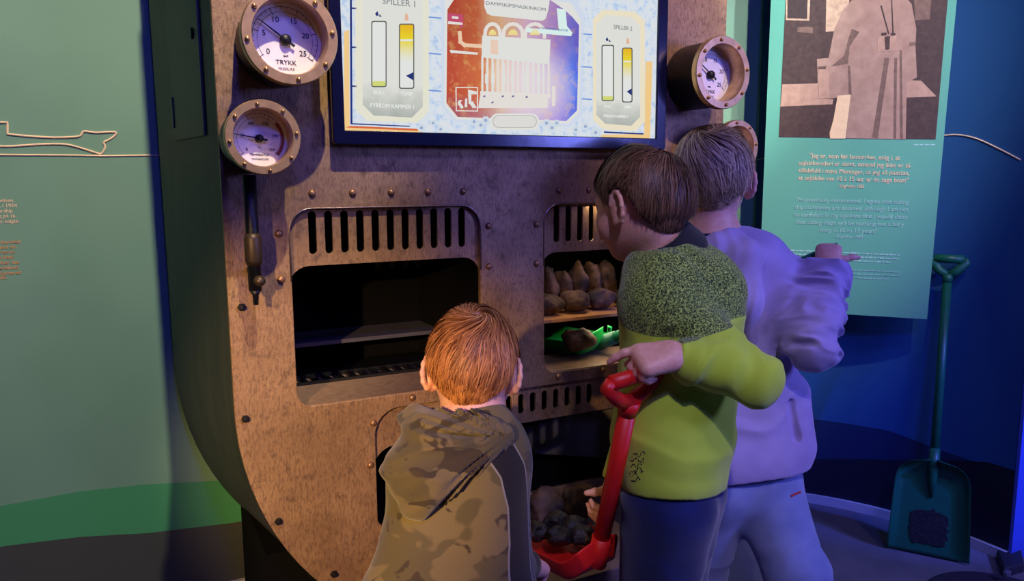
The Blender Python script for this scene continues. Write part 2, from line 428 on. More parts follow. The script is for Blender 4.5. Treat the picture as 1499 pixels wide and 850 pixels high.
vent_plate(-OX1-e, -OX0+e, OZ1+e, 1.021, .045, [[(-x, z) for x, z in s][::-1] for s in sl], .05)
vent_plate(-LX-e, LX+e, LZ1+e, .587, .055, [slot(-.008+.0346*k, .612, .664, .0160) for k in range(-7, 8)], .062)
# thin raised bead along the recess edges
def bead(name, P, y, r, mat):
    MB().tube([(x, y, z) for x, z in P], r, 6).build(name, mat, boiler, True)
M['beadmetal'] = plain('bead_metal', (150, 130, 120), .26, .8)
for sx in (-1, 1):
    x0, x1 = (OX0, OX1) if sx < 0 else (-OX1, -OX0); r = .05
    P = [(x0, .99)]+[(x0+r-r*math.cos(a), OZ1-r+r*math.sin(a)) for a in np.linspace(0, math.pi/2, 8)]
    P += [(x1-r+r*math.sin(a), OZ1-r+r*math.cos(a)) for a in np.linspace(0, math.pi/2, 8)]+[(x1, .99)]
    bead('recess_bead', P, -.0005, .0022, M['beadmetal'])
# cavities
def cavity(name, x0, x1, z0, z1, y1, mat):
    y0 = .0165
    return MB().add([(x0, y0, z0), (x1, y0, z0), (x1, y0, z1), (x0, y0, z1), (x0, y1, z0), (x1, y1, z0), (x1, y1, z1), (x0, y1, z1)],
             [(4, 5, 6, 7), (0, 4, 7, 3), (1, 2, 6, 5), (3, 7, 6, 2), (0, 1, 5, 4)]).build(name, mat, boiler)
cavity('oven_cavity', OX0, OX1, OZ0-.001, OZ1, .42, M['cavity'])
cavity('oven_cavity', -OX1, -OX0, OZ0-.001, OZ1, .42, M['cavity'])
cavity('hearth_cavity', -LX, LX, LZ0-.001, LZ1, .45, M['cavity'])
for x0, x1 in ((OX0, OX1), (-OX1, -OX0)):
    MB().box((x0+.001, .0, OZ0-.0005), (x1-.001, .175, OZ0+.0035)).build('oven_sill', M['sill'], boiler)
mb = MB().box((OX0+.01, .176, OZ0), (OX1-.01, .186, OZ0+.010)).box((OX0+.01, .250, OZ0), (OX1-.01, .260, OZ0+.010))
for k in range(14): mb.box((OX0+.02+.031*k, .187, OZ0+.001), (OX0+.036+.031*k, .249, OZ0+.008))
mb.build('grate', M['blackmetal'], boiler)
MB().box((OX0+.012, .187, OZ0), (OX1-.012, .249, OZ0+.0008)).build('grate_tray', M['sill'], boiler)
MB().box((OX0+.001, .26, .79), (OX1-.001, .415, .80)).build('oven_shelf', plain('grey_shelf', (70, 70, 76), .5), boiler)
SHZ = .835
MB().box((-OX1+.001, .07, SHZ-.008), (-OX0-.001, .415, SHZ)).build('oven_shelf', plain('tan_shelf', (206, 150, 100), .6), boiler)
_ol = bpy.data.lights.new('oven_fill', 'AREA'); _ol.energy = .55; _ol.color = (1, .74, .46); _ol.size = .16; _oo = bpy.data.objects.new('oven_fill', _ol); COL.objects.link(_oo); _oo.location = (.30, .06, 1.135)  # added light under the oven top to brighten the coals; no lamp known there
_ol2 = bpy.data.lights.new('oven_fill', 'AREA'); _ol2.energy = .35; _ol2.color = (1, .82, .6); _ol2.size = .12; _oo2 = bpy.data.objects.new('oven_fill', _ol2); COL.objects.link(_oo2); _oo2.location = (.36, .11, .824)  # second added light, brightens the green blade below the shelf
# rivets and bolts
riv = []
for k in range(5): riv.append((-.483+.0879*k, 1.177)); riv.append((.483-.0879*k, 1.177))
for z in (1.094, .997):
    for x in (-.556, -.066, .066, .556): riv.append((x, z))
riv += [(-.375, .553), (-.365, .652), (-.269, .699), (-.13, .699), (.0, .699), (.13, .699), (.269, .699), (.375, .652), (.375, .553)]
def rivet_mesh():
    mb = MB(); mb.lathe((0, 0, 0), [(.0085, 0), (.0081, .0032), (.0062, .006), (.0034, .0076), (0, .008)], 14)
    me = bpy.data.meshes.new('rivet'); me.from_pydata(mb.V, [], mb.F); me.materials.append(plain('rivet_metal', (142, 106, 74), .4, .6))
    me.polygons.foreach_set('use_smooth', [True]*len(me.polygons)); return me
rm = rivet_mesh()
for x, z in riv:
    o = bpy.data.objects.new('rivet', rm); COL.objects.link(o); o.parent = boiler; o.location = (x, -.3, z)
def bolt_mesh():
    mb = MB(); mb.lathe((0, 0, 0), [(.0085, 0), (.0085, .006), (.0075, .0075), (0, .0078)], 6)
    mb.lathe((0, 0, 0), [(.0045, .0078), (.0045, .013), (0, .0135)], 10)
    me = bpy.data.meshes.new('bolt'); me.from_pydata(mb.V, [], mb.F); me.materials.append(M['blackmetal']); return me
bm_ = bolt_mesh()
for x, z in [(-.639, .944), (-.644, .705), (-.587, .463), (-.47, .31), (.639, .944), (.644, .705), (.587, .463), (.47, .31), (.636, 1.49), (-.636, 1.60), (.64, 1.22)]:
    o = bpy.data.objects.new('bolt', bm_); COL.objects.link(o); o.parent = boiler; o.location = (x, -.3, z)
# service hatch with a keyhole on the flank (flank slopes outwards to the back)
def flank(y, z, off=0): return np.array([-(HW-.004+(y-.012)/(YB-.012)*(.742-HW+.004))-off, y, z])
ya, yb, za, zb = .11, .36, 1.30, 1.95
mb = MB(); V = [flank(y, z, of) for of in (.001, .005) for (y, z) in ((ya, za), (yb, za), (yb, zb), (ya, zb))]
mb.add(V, [(4, 5, 6, 7), (0, 1, 5, 4), (1, 2, 6, 5), (2, 3, 7, 6), (3, 0, 4, 7)])
hatch = mb.build('service_hatch', plain('hatch_paint', (42, 46, 36), .5), boiler)
mb = MB(); mb.lathe(flank(.155, 1.515, .0055), [(.0, .001), (.012, .001), (.012, -.003)], 16, (-1, 0, 0)); mb.build('keyhole', M['cavity'], hatch)
MB().add([flank(y, z, .008) for y, z in ((.352, 1.33), (.366, 1.33), (.366, 1.40), (.352, 1.40))]+[flank(y, z, .001) for y, z in ((.352, 1.33), (.366, 1.33), (.366, 1.40), (.352, 1.40))],
         [(0, 1, 2, 3), (0, 4, 5, 1), (1, 5, 6, 2), (2, 6, 7, 3), (3, 7, 4, 0)]).build('hinge', M['blackmetal'], hatch)
# hearth ledge in front of the lower opening
HZ = .338
o = MB().box((-.215, -.33, .0), (.225, -.004, HZ)).build('hearth_ledge', plain('hearth_plate', (150, 128, 116), .55, .2, .18, 30), boiler); bevel(o, .004)
# sooty slanted baffle plate inside the lower opening
MB().add([(.05, .30, .42), (.36, .05, .42), (.36, .05, .59), (.05, .30, .45), (.06, .315, .42), (.36, .065, .42), (.36, .065, .59), (.06, .315, .45)],
         [(0, 1, 2, 3), (7, 6, 5, 4), (3, 2, 6, 7), (0, 3, 7, 4), (0, 4, 5, 1), (1, 5, 6, 2)]).build('baffle_plate', plain('baffle', (92, 84, 74), .7), boiler)

# ------------------------------------------------------------------ pressure and temperature gauges
def gauge(cx, cz, r, kind, label):
    g = empty('pressure_gauge' if kind == 'p' else 'temperature_gauge', (cx, -.001, cz), label, 'gauge', None)
    D = .13; c = (cx, 0, cz); yd = -(D-.052)
    mb = MB(); mb.lathe(c, [(0, .001), (r*.90, .001), (r*.92, .012), (r*.92, D-.022), (r*.98, D-.02)], 56); mb.build('housing', M['blackmetal'], g, True)
    mb = MB(); mb.lathe(c, [(r*.77, D-.051), (r*.77, D-.004), (r*.79, D), (r*.975, D), (r, D-.004), (r, D-.016), (r*.97, D-.0195), (r*.80, D-.0195)], 64); o = mb.build('bezel', M['bezel'], g, True)
    m = o.modifiers.new('es', 'EDGE_SPLIT'); m.split_angle = math.radians(35)
    MB().lathe(c, [(0, D-.052), (r*.775, D-.052)], 48).build('dial', M['dial'], g)
    for k in range(8):
        a = math.radians(22.5*0+45*k+8); p = (cx+r*.885*math.cos(a), -D, cz+r*.885*math.sin(a))
        MB().lathe(p, [(r*.052, -.002), (r*.052, .003), (r*.035, .0055), (0, .006)], 10).build('bezel_screw', M['brass'], g, True)
    y = yd-.0006; ink = MB()
    def pol(a, rr, yy=y): a = math.radians(a); return (cx+rr*r*math.cos(a), yy, cz+rr*r*math.sin(a))
    # scale arcs and ticks, from 0 (lower left) clockwise to the end (lower right)
    A0, A1 = (215, -35) if kind == 'p' else (222, -42)
    def arc(r0, r1, a0, a1, n=40):
        P = [(a0+(a1-a0)*i/n) for i in range(n+1)]; V = [pol(a, r0) for a in P]+[pol(a, r1) for a in P]
        return V, [(i, i+1, n+2+i, n+1+i) for i in range(n)]
    ink.add(*arc(.685, .695, A0, A1)); ink.add(*arc(.58, .587, A0, A1))
    for k in range(26):
        a = A0+(A1-A0)*k/25; r0 = .56 if k % 5 == 0 else .64; w = .006 if k % 5 == 0 else .0035; q = math.degrees(w/.6)
        ink.add([pol(a-q, r0), pol(a+q, r0), pol(a+q, .70), pol(a-q, .70)], [(0, 1, 2, 3)])
    ink.build('scale', M['ink'], g)
    nums = ['0', '5', '10', '15', '20', '25'] if kind == 'p' else ['0', '50', '100', '150', '200', '250']
    for k, s in enumerate(nums):
        a = A0+(A1-A0)*k/5; p = pol(a, .45); put_text('numeral', s, p, r*(.165 if kind == 'p' else .115), M['ink'], g)
    if kind == 'p':
        put_text('caption', 'TRYKK', pol(-90, .47), r*.14, M['ink'], g); put_text('caption', 'PRESSURE', pol(-90, .60), r*.08, M['greyink'], g)
        put_text('caption', 'BAR', pol(-90, .33), r*.06, M['ink'], g)
    else:
        put_text('caption', '°C', pol(-90, .25), r*.10, M['ink'], g); put_text('caption', 'TEMPERATUR', pol(-90, .44), r*.085, M['ink'], g)
        put_text('caption', 'TEMPERATURE', pol(-90, .56), r*.07, M['greyink'], g)
        V, Q = arc(.60, .68, A0+(A1-A0)*.68, A1, 16); V = [(v[0], v[1]+.0003, v[2]) for v in V]; MB().add(V, Q).build('red_zone', M['redink'], g)
    # pointer
    ang = 145 if kind == 'p' else 170; yy = yd-.008
    def pp(t, w, y2): a = math.radians(ang); return (cx+r*(t*math.cos(a)-w*math.sin(a)), y2, cz+r*(t*math.sin(a)+w*math.cos(a)))
    mb = MB()
    for t0, t1, w0, w1 in ((0, .66, .022, .008), (0, -.22, .022, .03)):
        V = [pp(t0, -w0, yy), pp(t1, -w1, yy), pp(t1, w1, yy), pp(t0, w0, yy)]; V += [(v[0], v[1]+.0012, v[2]) for v in V]
        mb.add(V, [(0, 1, 2, 3), (7, 6, 5, 4), (0, 4, 5, 1), (1, 5, 6, 2), (2, 6, 7, 3), (3, 7, 4, 0)])
    pt = mb.build('pointer', M['ink'], g)
    mb = MB(); mb.lathe((cx, yd, cz), [(r*.115, 0), (r*.115, .009), (r*.09, .012), (0, .013)], 20); mb.build('pointer_hub', M['blackmetal'], g, True)
    MB().lathe(c, [(0, D-.010), (r*.775, D-.010)], 48).build('glass', M['glass'], g)
    return g
gauge(-.541, 1.475, .091, 'p', 'large round pressure gauge marked TRYKK, at the top left of the screen')
gauge(-.600, 1.285, .0705, 't', 'smaller round gauge below the large one, left of the screen')
gauge(.541, 1.471, .091, 'p', 'round pressure gauge right of the screen, above the two boys')
gauge(.600, 1.285, .0705, 't', 'small gauge half hidden behind the fair-haired boy in lilac')
# black level pipe under the small left gauge
pp_ = empty('level_pipe', (-.615, -.05, .98), 'thin dark pipe with brass fitting hanging below the small left gauge', 'pipe')
MB().tube([(-.618, -.055, 1.215), (-.618, -.055, .985)], .013, 14).build('pipe', M['blackmetal'], pp_, True)
MB().tube([(-.618, -.055, 1.10), (-.618, -.055, 1.09), (-.618, -.055, 1.045), (-.618, -.055, 1.035)], [.0135, .017, .017, .0135], 14).build('brass_fitting', M['shadedbrass'], pp_, True)
MB().lathe((-.612, -.066, 1.005), [(.011, 0), (.011, .012), (.006, .018), (0, .019)], 14).build('valve_knob', M['shadedbrass'], pp_, True)
MB().tube([(-.618, -.055, 1.02), (-.618, .0, 1.02)], .008, 10).build('bracket', M['blackmetal'], pp_, True)
MB().tube([(-.618, -.055, .985), (-.618, -.055, .975), (-.618, -.055, .955)], [.013, .006, .005], 10).build('drain_rod', M['blackmetal'], pp_, True)

# ------------------------------------------------------------------ television and its picture
YT = -.034
tv = empty('television', (0, -.02, 1.28), 'wide black-framed television showing a steam engine game, on the boiler front', 'television')
TX0, TX1, TZ0, TZ1 = -.440, .430, 1.281, 1.79
SX0, SX1, SZ0, SZ1 = -.4195, .404, 1.306, 1.775
plate('frame', rrect(TX0, TX1, TZ0, TZ1, .006), [rrect(SX0, SX1, SZ0, SZ1, .001)], YT-.004, .012, M['tvblack'], tv, .002)
MB().box((TX0+.012, -.024, TZ0+.012), (TX1-.012, -.001, TZ1-.012)).build('back_case', M['tvblack'], tv)
Y0 = -.0342
def S(u, v, k=0): p = at_y(u, v, Y0-.00022*k); return (p[0], p[1], p[2])
def mat_screenbg():
    m = NT('screen_background'); g = m.noise(60, 4, .6); v = m.noise(14, 3)
    c = m.ramp(g, [(.35, lin((178, 202, 236))), (.48, lin((216, 226, 238))), (.7, lin((228, 229, 230)))])
    return m.emit(c, .95)
def mat_fire():
    m = NT('engine_picture'); tc = m.n('TexCoord'); sx = m.n('SeparateXYZ'); m.l(tc.outputs['Object'], sx.inputs[0])
    n = m.noise(16, 5, .65); x = m.math('ADD', sx.outputs[0], m.math('MULTIPLY', m.math('SUBTRACT', n, .5), .08)); z = sx.outputs[2]
    t = m.math('MULTIPLY', m.math('ADD', x, .165), 2.75)
    c = m.ramp(t, [(0, lin((190, 80, 60))), (.16, lin((206, 110, 70))), (.32, lin((236, 200, 160))), (.52, lin((228, 200, 226))), (.74, lin((170, 150, 226))), (.86, lin((96, 130, 236))), (1, lin((44, 66, 220)))])
    zz = m.math('MULTIPLY', m.math('SUBTRACT', 1.40, z), 9, True)
    low = m.ramp(t, [(0, lin((130, 90, 130))), (.4, lin((168, 140, 190))), (.7, lin((180, 150, 220))), (1, lin((90, 96, 220)))])
    c = m.mix(zz, c, low)
    n2 = m.noise(34, 5, .7); c = m.mix(m.ramp(n2, [(.52, (0, 0, 0, 1)), (.72, (.6, .6, .6, 1))]), c, lin((240, 196, 120)))
    zt = m.math('MULTIPLY', m.math('SUBTRACT', z, 1.455), 12, True)
    c = m.mix(m.math('MULTIPLY', zt, .35), c, lin((140, 50, 40)))
    dx = m.math('SUBTRACT', sx.outputs[0], .035); dz = m.math('SUBTRACT', sx.outputs[2], 1.425)
    rad = m.math('SQRT', m.math('ADD', m.math('MULTIPLY', dx, dx), m.math('MULTIPLY', m.math('MULTIPLY', dz, dz), 1.6)))
    wh = m.ramp(rad, [(.0, (.85, .85, .85, 1)), (.05, (.7, .7, .7, 1)), (.13, (0, 0, 0, 1))])
    c = m.mix(wh, c, lin((228, 218, 222)))
    return m.emit(c, .97)
pic = MB().add([(SX0, Y0+.0004, SZ0), (SX1, Y0+.0004, SZ0), (SX1, Y0+.0004, SZ1), (SX0, Y0+.0004, SZ1)], [(0, 1, 2, 3)]).build('screen', mat_screenbg(), tv)
def ui(name, polys, mat, k):
    mb = MB()
    for P in polys: mb.poly([S(u, v, k) for u, v in P])
    return mb.build(name, mat, pic)
def stroke(pts, w):
    out = []
    for (a, b) in zip(pts[:-1], pts[1:]):
        a = np.array(a, float); b = np.array(b, float); d = (b-a)/np.linalg.norm(b-a); n = np.array([-d[1], d[0]])*w/2; d = d*w/2
        out.append([tuple(a-d+n), tuple(b+d+n), tuple(b+d-n), tuple(a-d-n)])
    return out
def oct_(x0, x1, y0, y1, c, skew=0): return [(x0+c, y0), (x1-c, y0+skew), (x1, y0+c+skew), (x1, y1-c+skew), (x1-c, y1+skew), (x0+c, y1), (x0, y1-c), (x0, y0+c)]
def rr2(x0, x1, y0, y1, r): return [(x, y) for x, y in rrect(x0, x1, y0, y1, r, 4)]
cream = glow((238, 200, 138)); white = glow((222, 222, 219)); pale = glow((214, 226, 240)); blue = glow((112, 150, 214)); navy = glow((40, 52, 120)); greyp = glow((176, 182, 178))
ui('screen_border', [[(503.5, 46), (511, 44), (512, 184), (618, 189), (620, 195.5), (503.5, 192)]], cream, 1)
ui('screen_border', [[(945, 90), (955, 90), (951.5, 203.5), (880, 201.8), (880, 197), (943, 196)]], cream, 1)
ui('screen_border', [[(506, 186.5), (514, 184), (612, 188.5), (612, 191.5)]], glow((214, 104, 62)), 2)
ui('screen_panel_line', [[(512, -40), (515, -40), (516, 181), (513, 181)], [(513, 180), (600, 184), (600, 185.5), (513, 182)], [(884, 192), (942, 195), (942, 197), (884, 194.5)]], navy, 2)
for y in (12, 69, 126): ui('screen_rivet_bar', stroke([(516, y), (521, y+.3)], 2.2), navy, 3)
for y in (26, 79, 133): ui('screen_tick', stroke([(628, y-1), (645, y+.5)], 2), blue, 3)
for y in (50, 98, 145): ui('screen_tick', stroke([(851, y-.5), (866, y+.5)], 1.8), blue, 3)
# player panels
ui('player_panel', [oct_(520, 628, -22, 177, 17, 3)], glow((226, 224, 206)), 3)
ui('player_panel', [oct_(868, 944, 14, 189, 14, 3)], glow((232, 222, 196)), 3)
def mat_panel(zlo, zhi):
    m = NT('screen_panel'); tc = m.n('TexCoord'); sx = m.n('SeparateXYZ'); m.l(tc.outputs['Object'], sx.inputs[0])
    f = m.math('DIVIDE', m.math('SUBTRACT', sx.outputs[2], zlo), zhi-zlo, True)
    f = m.math('ADD', f, m.math('MULTIPLY', m.math('SUBTRACT', m.noise(40, 4), .5), .4))
    return m.emit(m.ramp(f, [(0, lin((158, 164, 162))), (.35, lin((196, 199, 192))), (.6, lin((220, 221, 215)))]), 1.)
mp = mat_panel(1.32, 1.47)
ui('player_panel_inner', [oct_(531, 619, -15, 169, 16, 3)], mp, 4)
ui('player_panel_inner', [oct_(873, 937, 22, 181, 13, 3)], mp, 4)
dk = glow((92, 96, 92)); ye = glow((232, 206, 46)); pw = glow((224, 226, 224)); lg = glow((206, 214, 120))
for (x0, x1, y0, y1, f) in ((543.5, 566, 30.5, 127.5, 0), (584, 606.5, 34.5, 130, 1), (880.5, 899, 65.5, 148, 0), (910.5, 926, 69.5, 150, 1)):
    ui('bar_outline', [rr2(x0, x1, y0, y1, 3)], dk, 5)
    ui('bar_fill', [rr2(x0+1.6, x1-1.6, y0+1.6, y1-1.6, 2.5)], pw, 6)
    h = y1-y0
    if f:
        m = NT('temperature_bar'); tc = m.n('TexCoord'); sx = m.n('SeparateXYZ'); m.l(tc.outputs['Object'], sx.inputs[0])
        za = S(x0, y0, 0)[2]; zb = S(x0, y0+h*.55, 0)[2]
        fac = m.math('DIVIDE', m.math('SUBTRACT', za, sx.outputs[2]), za-zb, True)
        mm = m.emit(m.ramp(fac, [(0, lin((228, 176, 40))), (.45, lin((230, 212, 50))), (1, lin((224, 226, 218)))]), 1.)
        ui('bar_level', [rr2(x0+1.6, x1-1.6, y0+1.6, y0+h*.6, 2)], mm, 7)
        ui('bar_mark', [[(x0+2, y0+h*.24), (x1-2, y0+h*.24), (x1-2, y0+h*.27), (x0+2, y0+h*.27)]], pw, 8)
        ui('bar_arrow', [[(x0+(x1-x0)*.45, y0+h*.80), (x1-1.5, y0+h*.745), (x1-1.5, y0+h*.87)]], navy, 8)
    else:
        ui('bar_level', [rr2(x0+1.6, x1-1.6, y1-h*.09, y1-1.6, 2)], lg, 7)
for (x, y, s) in ((554, 20, 5), (890.5, 57.5, 4)): ui('coal_icon', [[(x-s, y), (x-s*.3, y-s*.8), (x+s*.1, y+s*.5), (x-s*.6, y+s*.7)], [(x+s*.3, y+s*.1), (x+s, y+s*.9), (x+s*.2, y+s*.9)]], navy, 6)
for (x, y, s) in ((595, 25, 5), (919, 60, 4)): ui('flame_icon', [[(x-s*.6, y+s), (x-s*.4, y-s*.6), (x, y-s*1.4), (x+s*.5, y-s*.2), (x+s*.6, y+s)]], glow((226, 178, 150)), 6)
tg = glow((120, 128, 132)); tl = glow((236, 238, 236))
def stext(s, u, v, size, mat, k=7, tilt=.02, w=None):
    p = S(u, v, k); put_text('screen_text', s, p, size, mat, pic, right=(1, 0, -tilt*0), width=w)
stext('SPILLER 1', 585, 4, .019, tg); stext('SPILLER 2', 912, 41, .014, tg)
stext('KULL', 555, 135.5, .011, tl); stext('TEMP', 595, 137.5, .011, tl); stext('KULL', 890, 156, .009, tl); stext('TEMP', 918, 157, .009, tl)
stext('FYRROM KAMMER 1', 575, 155.5, .0125, tl, w=.098); stext('FYRROM KAMMER 2', 902, 170.5, .0105, tl, w=.075)
# middle picture
ui('engine_frame', [[(646, -30), (838, -8), (855, 20), (853, 168), (834, 186), (664, 179), (646, 156)]], glow((206, 216, 232)), 3)
ui('engine_frame', [[(651, -24), (836, 4), (851, 30), (848, 164), (832, 181), (668, 175), (650.5, 153)]], white, 4)
ui('engine_picture', [[(655, 14), (672, -12), (800, -4), (826, 14), (838, 25), (847.7, 36.7), (844.7, 161.6), (829, 177), (670, 171), (653.5, 151)]], mat_fire(), 5)
ui('title_plate', [[(709, -20), (806, -10), (803, 13), (799, 27), (794, 30.5), (720, 23), (713, 20), (709, 10)]], white, 7)
stext('DAMPSKIPSMASKINROM', 756, 9.5, .0105, tg, 8, w=.155)
fw = glow((226, 220, 214)); fo = glow((232, 200, 170))
ui('warning_label', [[(656, 19), (678, 21), (678, 40), (673, 40), (673, 34), (656, 32)]], glow((190, 78, 110)), 6)
ui('warning_label', [[(661.5, 23.5), (671, 24.5), (671, 28), (661.5, 27)], [(656, 31), (677, 33), (677, 36.5), (656, 35)]], fw, 7)
ui('steam_pipe', stroke([(673, 48), (674, 61), (680, 66), (706, 67.5)], 5.5), fo, 6)
ui('steam_pipe', [[(658, 73), (665, 73.5), (700, 77), (699, 80), (660, 77.5)]], white, 6)
for cx, r0 in ((721, 11), (751, 14), (783, 14)):
    ui('boiler_coil', stroke([(cx-r0, 54)]+[(cx-r0*math.cos(a), 50-15*math.sin(a)) for a in np.linspace(0, math.pi, 9)]+[(cx+r0, 54)], 5), fw, 6)
    ui('boiler_coil', [[(cx-r0*.5*math.cos(a), 51-8*math.sin(a)) for a in np.linspace(0, math.pi, 9)]], glow((234, 214, 140)), 7)
ui('engine_block', [[(706, 52), (806, 58), (804, 94), (705, 84)]], white, 7)
ui('engine_block', [[(718, 58), (729, 59), (729, 80), (718, 79)]], glow((230, 200, 180)), 8)
ui('engine_block', [[(815, 12), (828, 14), (830, 38), (838, 48), (836, 53), (770, 47), (771, 41), (818, 44)]], glow((214, 236, 232)), 7)
stext('TIL KONDENSATOR', 812, 43, .0065, glow((60, 110, 170)), 8, w=.075)
for i, x in enumerate(np.linspace(706, 803, 14)): ui('engine_pipe', [[(x-1.4, 82+i*.7), (x+1.6, 82+i*.7), (x+1.6, 136+i*.2), (x-1.4, 136+i*.2)]], fw if i % 2 else white, 6)
for x in (713, 722, 738, 751, 771, 789): ui('engine_valve', [[(x-3, 108), (x+2, 108), (x+2, 122), (x-3, 122)], [(x-1.5, 92), (x+1, 92), (x+1, 140), (x-1.5, 140)]], white, 7)
ui('engine_base', [[(703, 133), (806, 138), (806, 143), (703, 139)], [(703, 139), (802, 143), (802, 158), (700, 158)], [(808, 126), (813, 126), (813, 155), (808, 155)]], fw, 6)
for x, y in ((709, 141), (721, 150), (736, 141), (751, 141), (771, 142)): ui('engine_knob', [[(x-1.8, y-1), (x+1.5, y-1.8), (x+1.5, y+1), (x-1.5, y+1.5)]], glow((120, 110, 150)), 8)
ui('player_box', stroke([(667.5, 128), (699, 128), (699, 162.5), (668, 162), (667.5, 128)], 1.6), fw, 7)
ui('player_mark', [[(685, 131), (698, 134), (698, 138), (690, 138), (690, 152), (686, 152)], [(671, 147), (677, 146), (674, 150), (679, 157), (675, 159), (670, 152)], [(681, 144), (684, 144), (684, 157), (680, 157)], [(686, 150), (692, 148), (698, 158), (692, 158)]], white, 7)
ui('start_button', [rr2(718, 789, 166, 190.5, 10)], white, 8); ui('start_button', [rr2(721, 786, 168.5, 187, 9)], glow((182, 180, 178)), 9); ui('start_button', [rr2(722, 785, 169.5, 186, 8.5)], glow((218, 217, 214)), 10)
for (x, y, r0) in ((617, 187, 6), (634, 180, 5), (645, 189, 5), (694, 178, 5.5), (704, 183, 6), (711, 176, 6), (800, 180, 6), (808, 187, 6), (815, 180, 5), (843, 190, 5), (857, 185, 5.5), (872, 194, 6)):
    P = []
    for k in range(16):
        a = 2*math.pi*k/16; q = r0*(1.12 if k % 2 else .88); P.append((x+q*math.cos(a), y+q*math.sin(a)))
    ui('gear_icon', [P], glow((206, 216, 226)), 9)
    ui('gear_icon', [[(x+r0*.42*math.cos(a), y+r0*.42*math.sin(a)) for a in np.linspace(0, 2*math.pi, 9)[:-1]]], glow((150, 170, 206)), 10)

# ------------------------------------------------------------------ noise helpers, signed-distance modelling
_T = rng.random((32, 32, 32)).astype(np.float32)
def vnoise(P):
    P = np.asarray(P, np.float32); I = np.floor(P).astype(int); f = P-I; f = f*f*(3-2*f); I &= 31; J = (I+1) & 31
    x0, y0, z0 = I[..., 0], I[..., 1], I[..., 2]; x1, y1, z1 = J[..., 0], J[..., 1], J[..., 2]; fx, fy, fz = f[..., 0], f[..., 1], f[..., 2]
    a = _T[x0, y0, z0]*(1-fx)+_T[x1, y0, z0]*fx; b = _T[x0, y1, z0]*(1-fx)+_T[x1, y1, z0]*fx
    c = _T[x0, y0, z1]*(1-fx)+_T[x1, y0, z1]*fx; d = _T[x0, y1, z1]*(1-fx)+_T[x1, y1, z1]*fx
    return (a*(1-fy)+b*fy)*(1-fz)+(c*(1-fy)+d*fy)*fz
def nrm(v): v = np.asarray(v, float); return v/np.linalg.norm(v)
class Cone:
    def __init__(s, a, b, ra, rb, k=.02): s.a = np.asarray(a, float); s.b = np.asarray(b, float); s.ra = ra; s.rb = rb; s.k = k
    def d(s, P):
        ab = s.b-s.a; t = np.clip(((P-s.a)@ab)/(ab@ab+1e-12), 0, 1)
        return np.linalg.norm(P-s.a-t[..., None]*ab, axis=-1)-(s.ra+(s.rb-s.ra)*t)
class Ell:
    def __init__(s, c, r, R=None, k=.02): s.c = np.asarray(c, float); s.r = np.asarray(r, float); s.R = np.eye(3) if R is None else R; s.k = k
    def d(s, P):
        q = (P-s.c)@s.R; k0 = np.linalg.norm(q/s.r, axis=-1); k1 = np.linalg.norm(q/s.r**2, axis=-1)
        return k0*(k0-1)/(k1+1e-9)
def smin(a, b, k):
    h = np.maximum(k-np.abs(a-b), 0)/k; return np.minimum(a, b)-h*h*k*.25
def union(prims):
    def f(P):
        d = prims[0].d(P)
        for p in prims[1:]: d = smin(d, p.d(P), p.k)
        return d
    return f
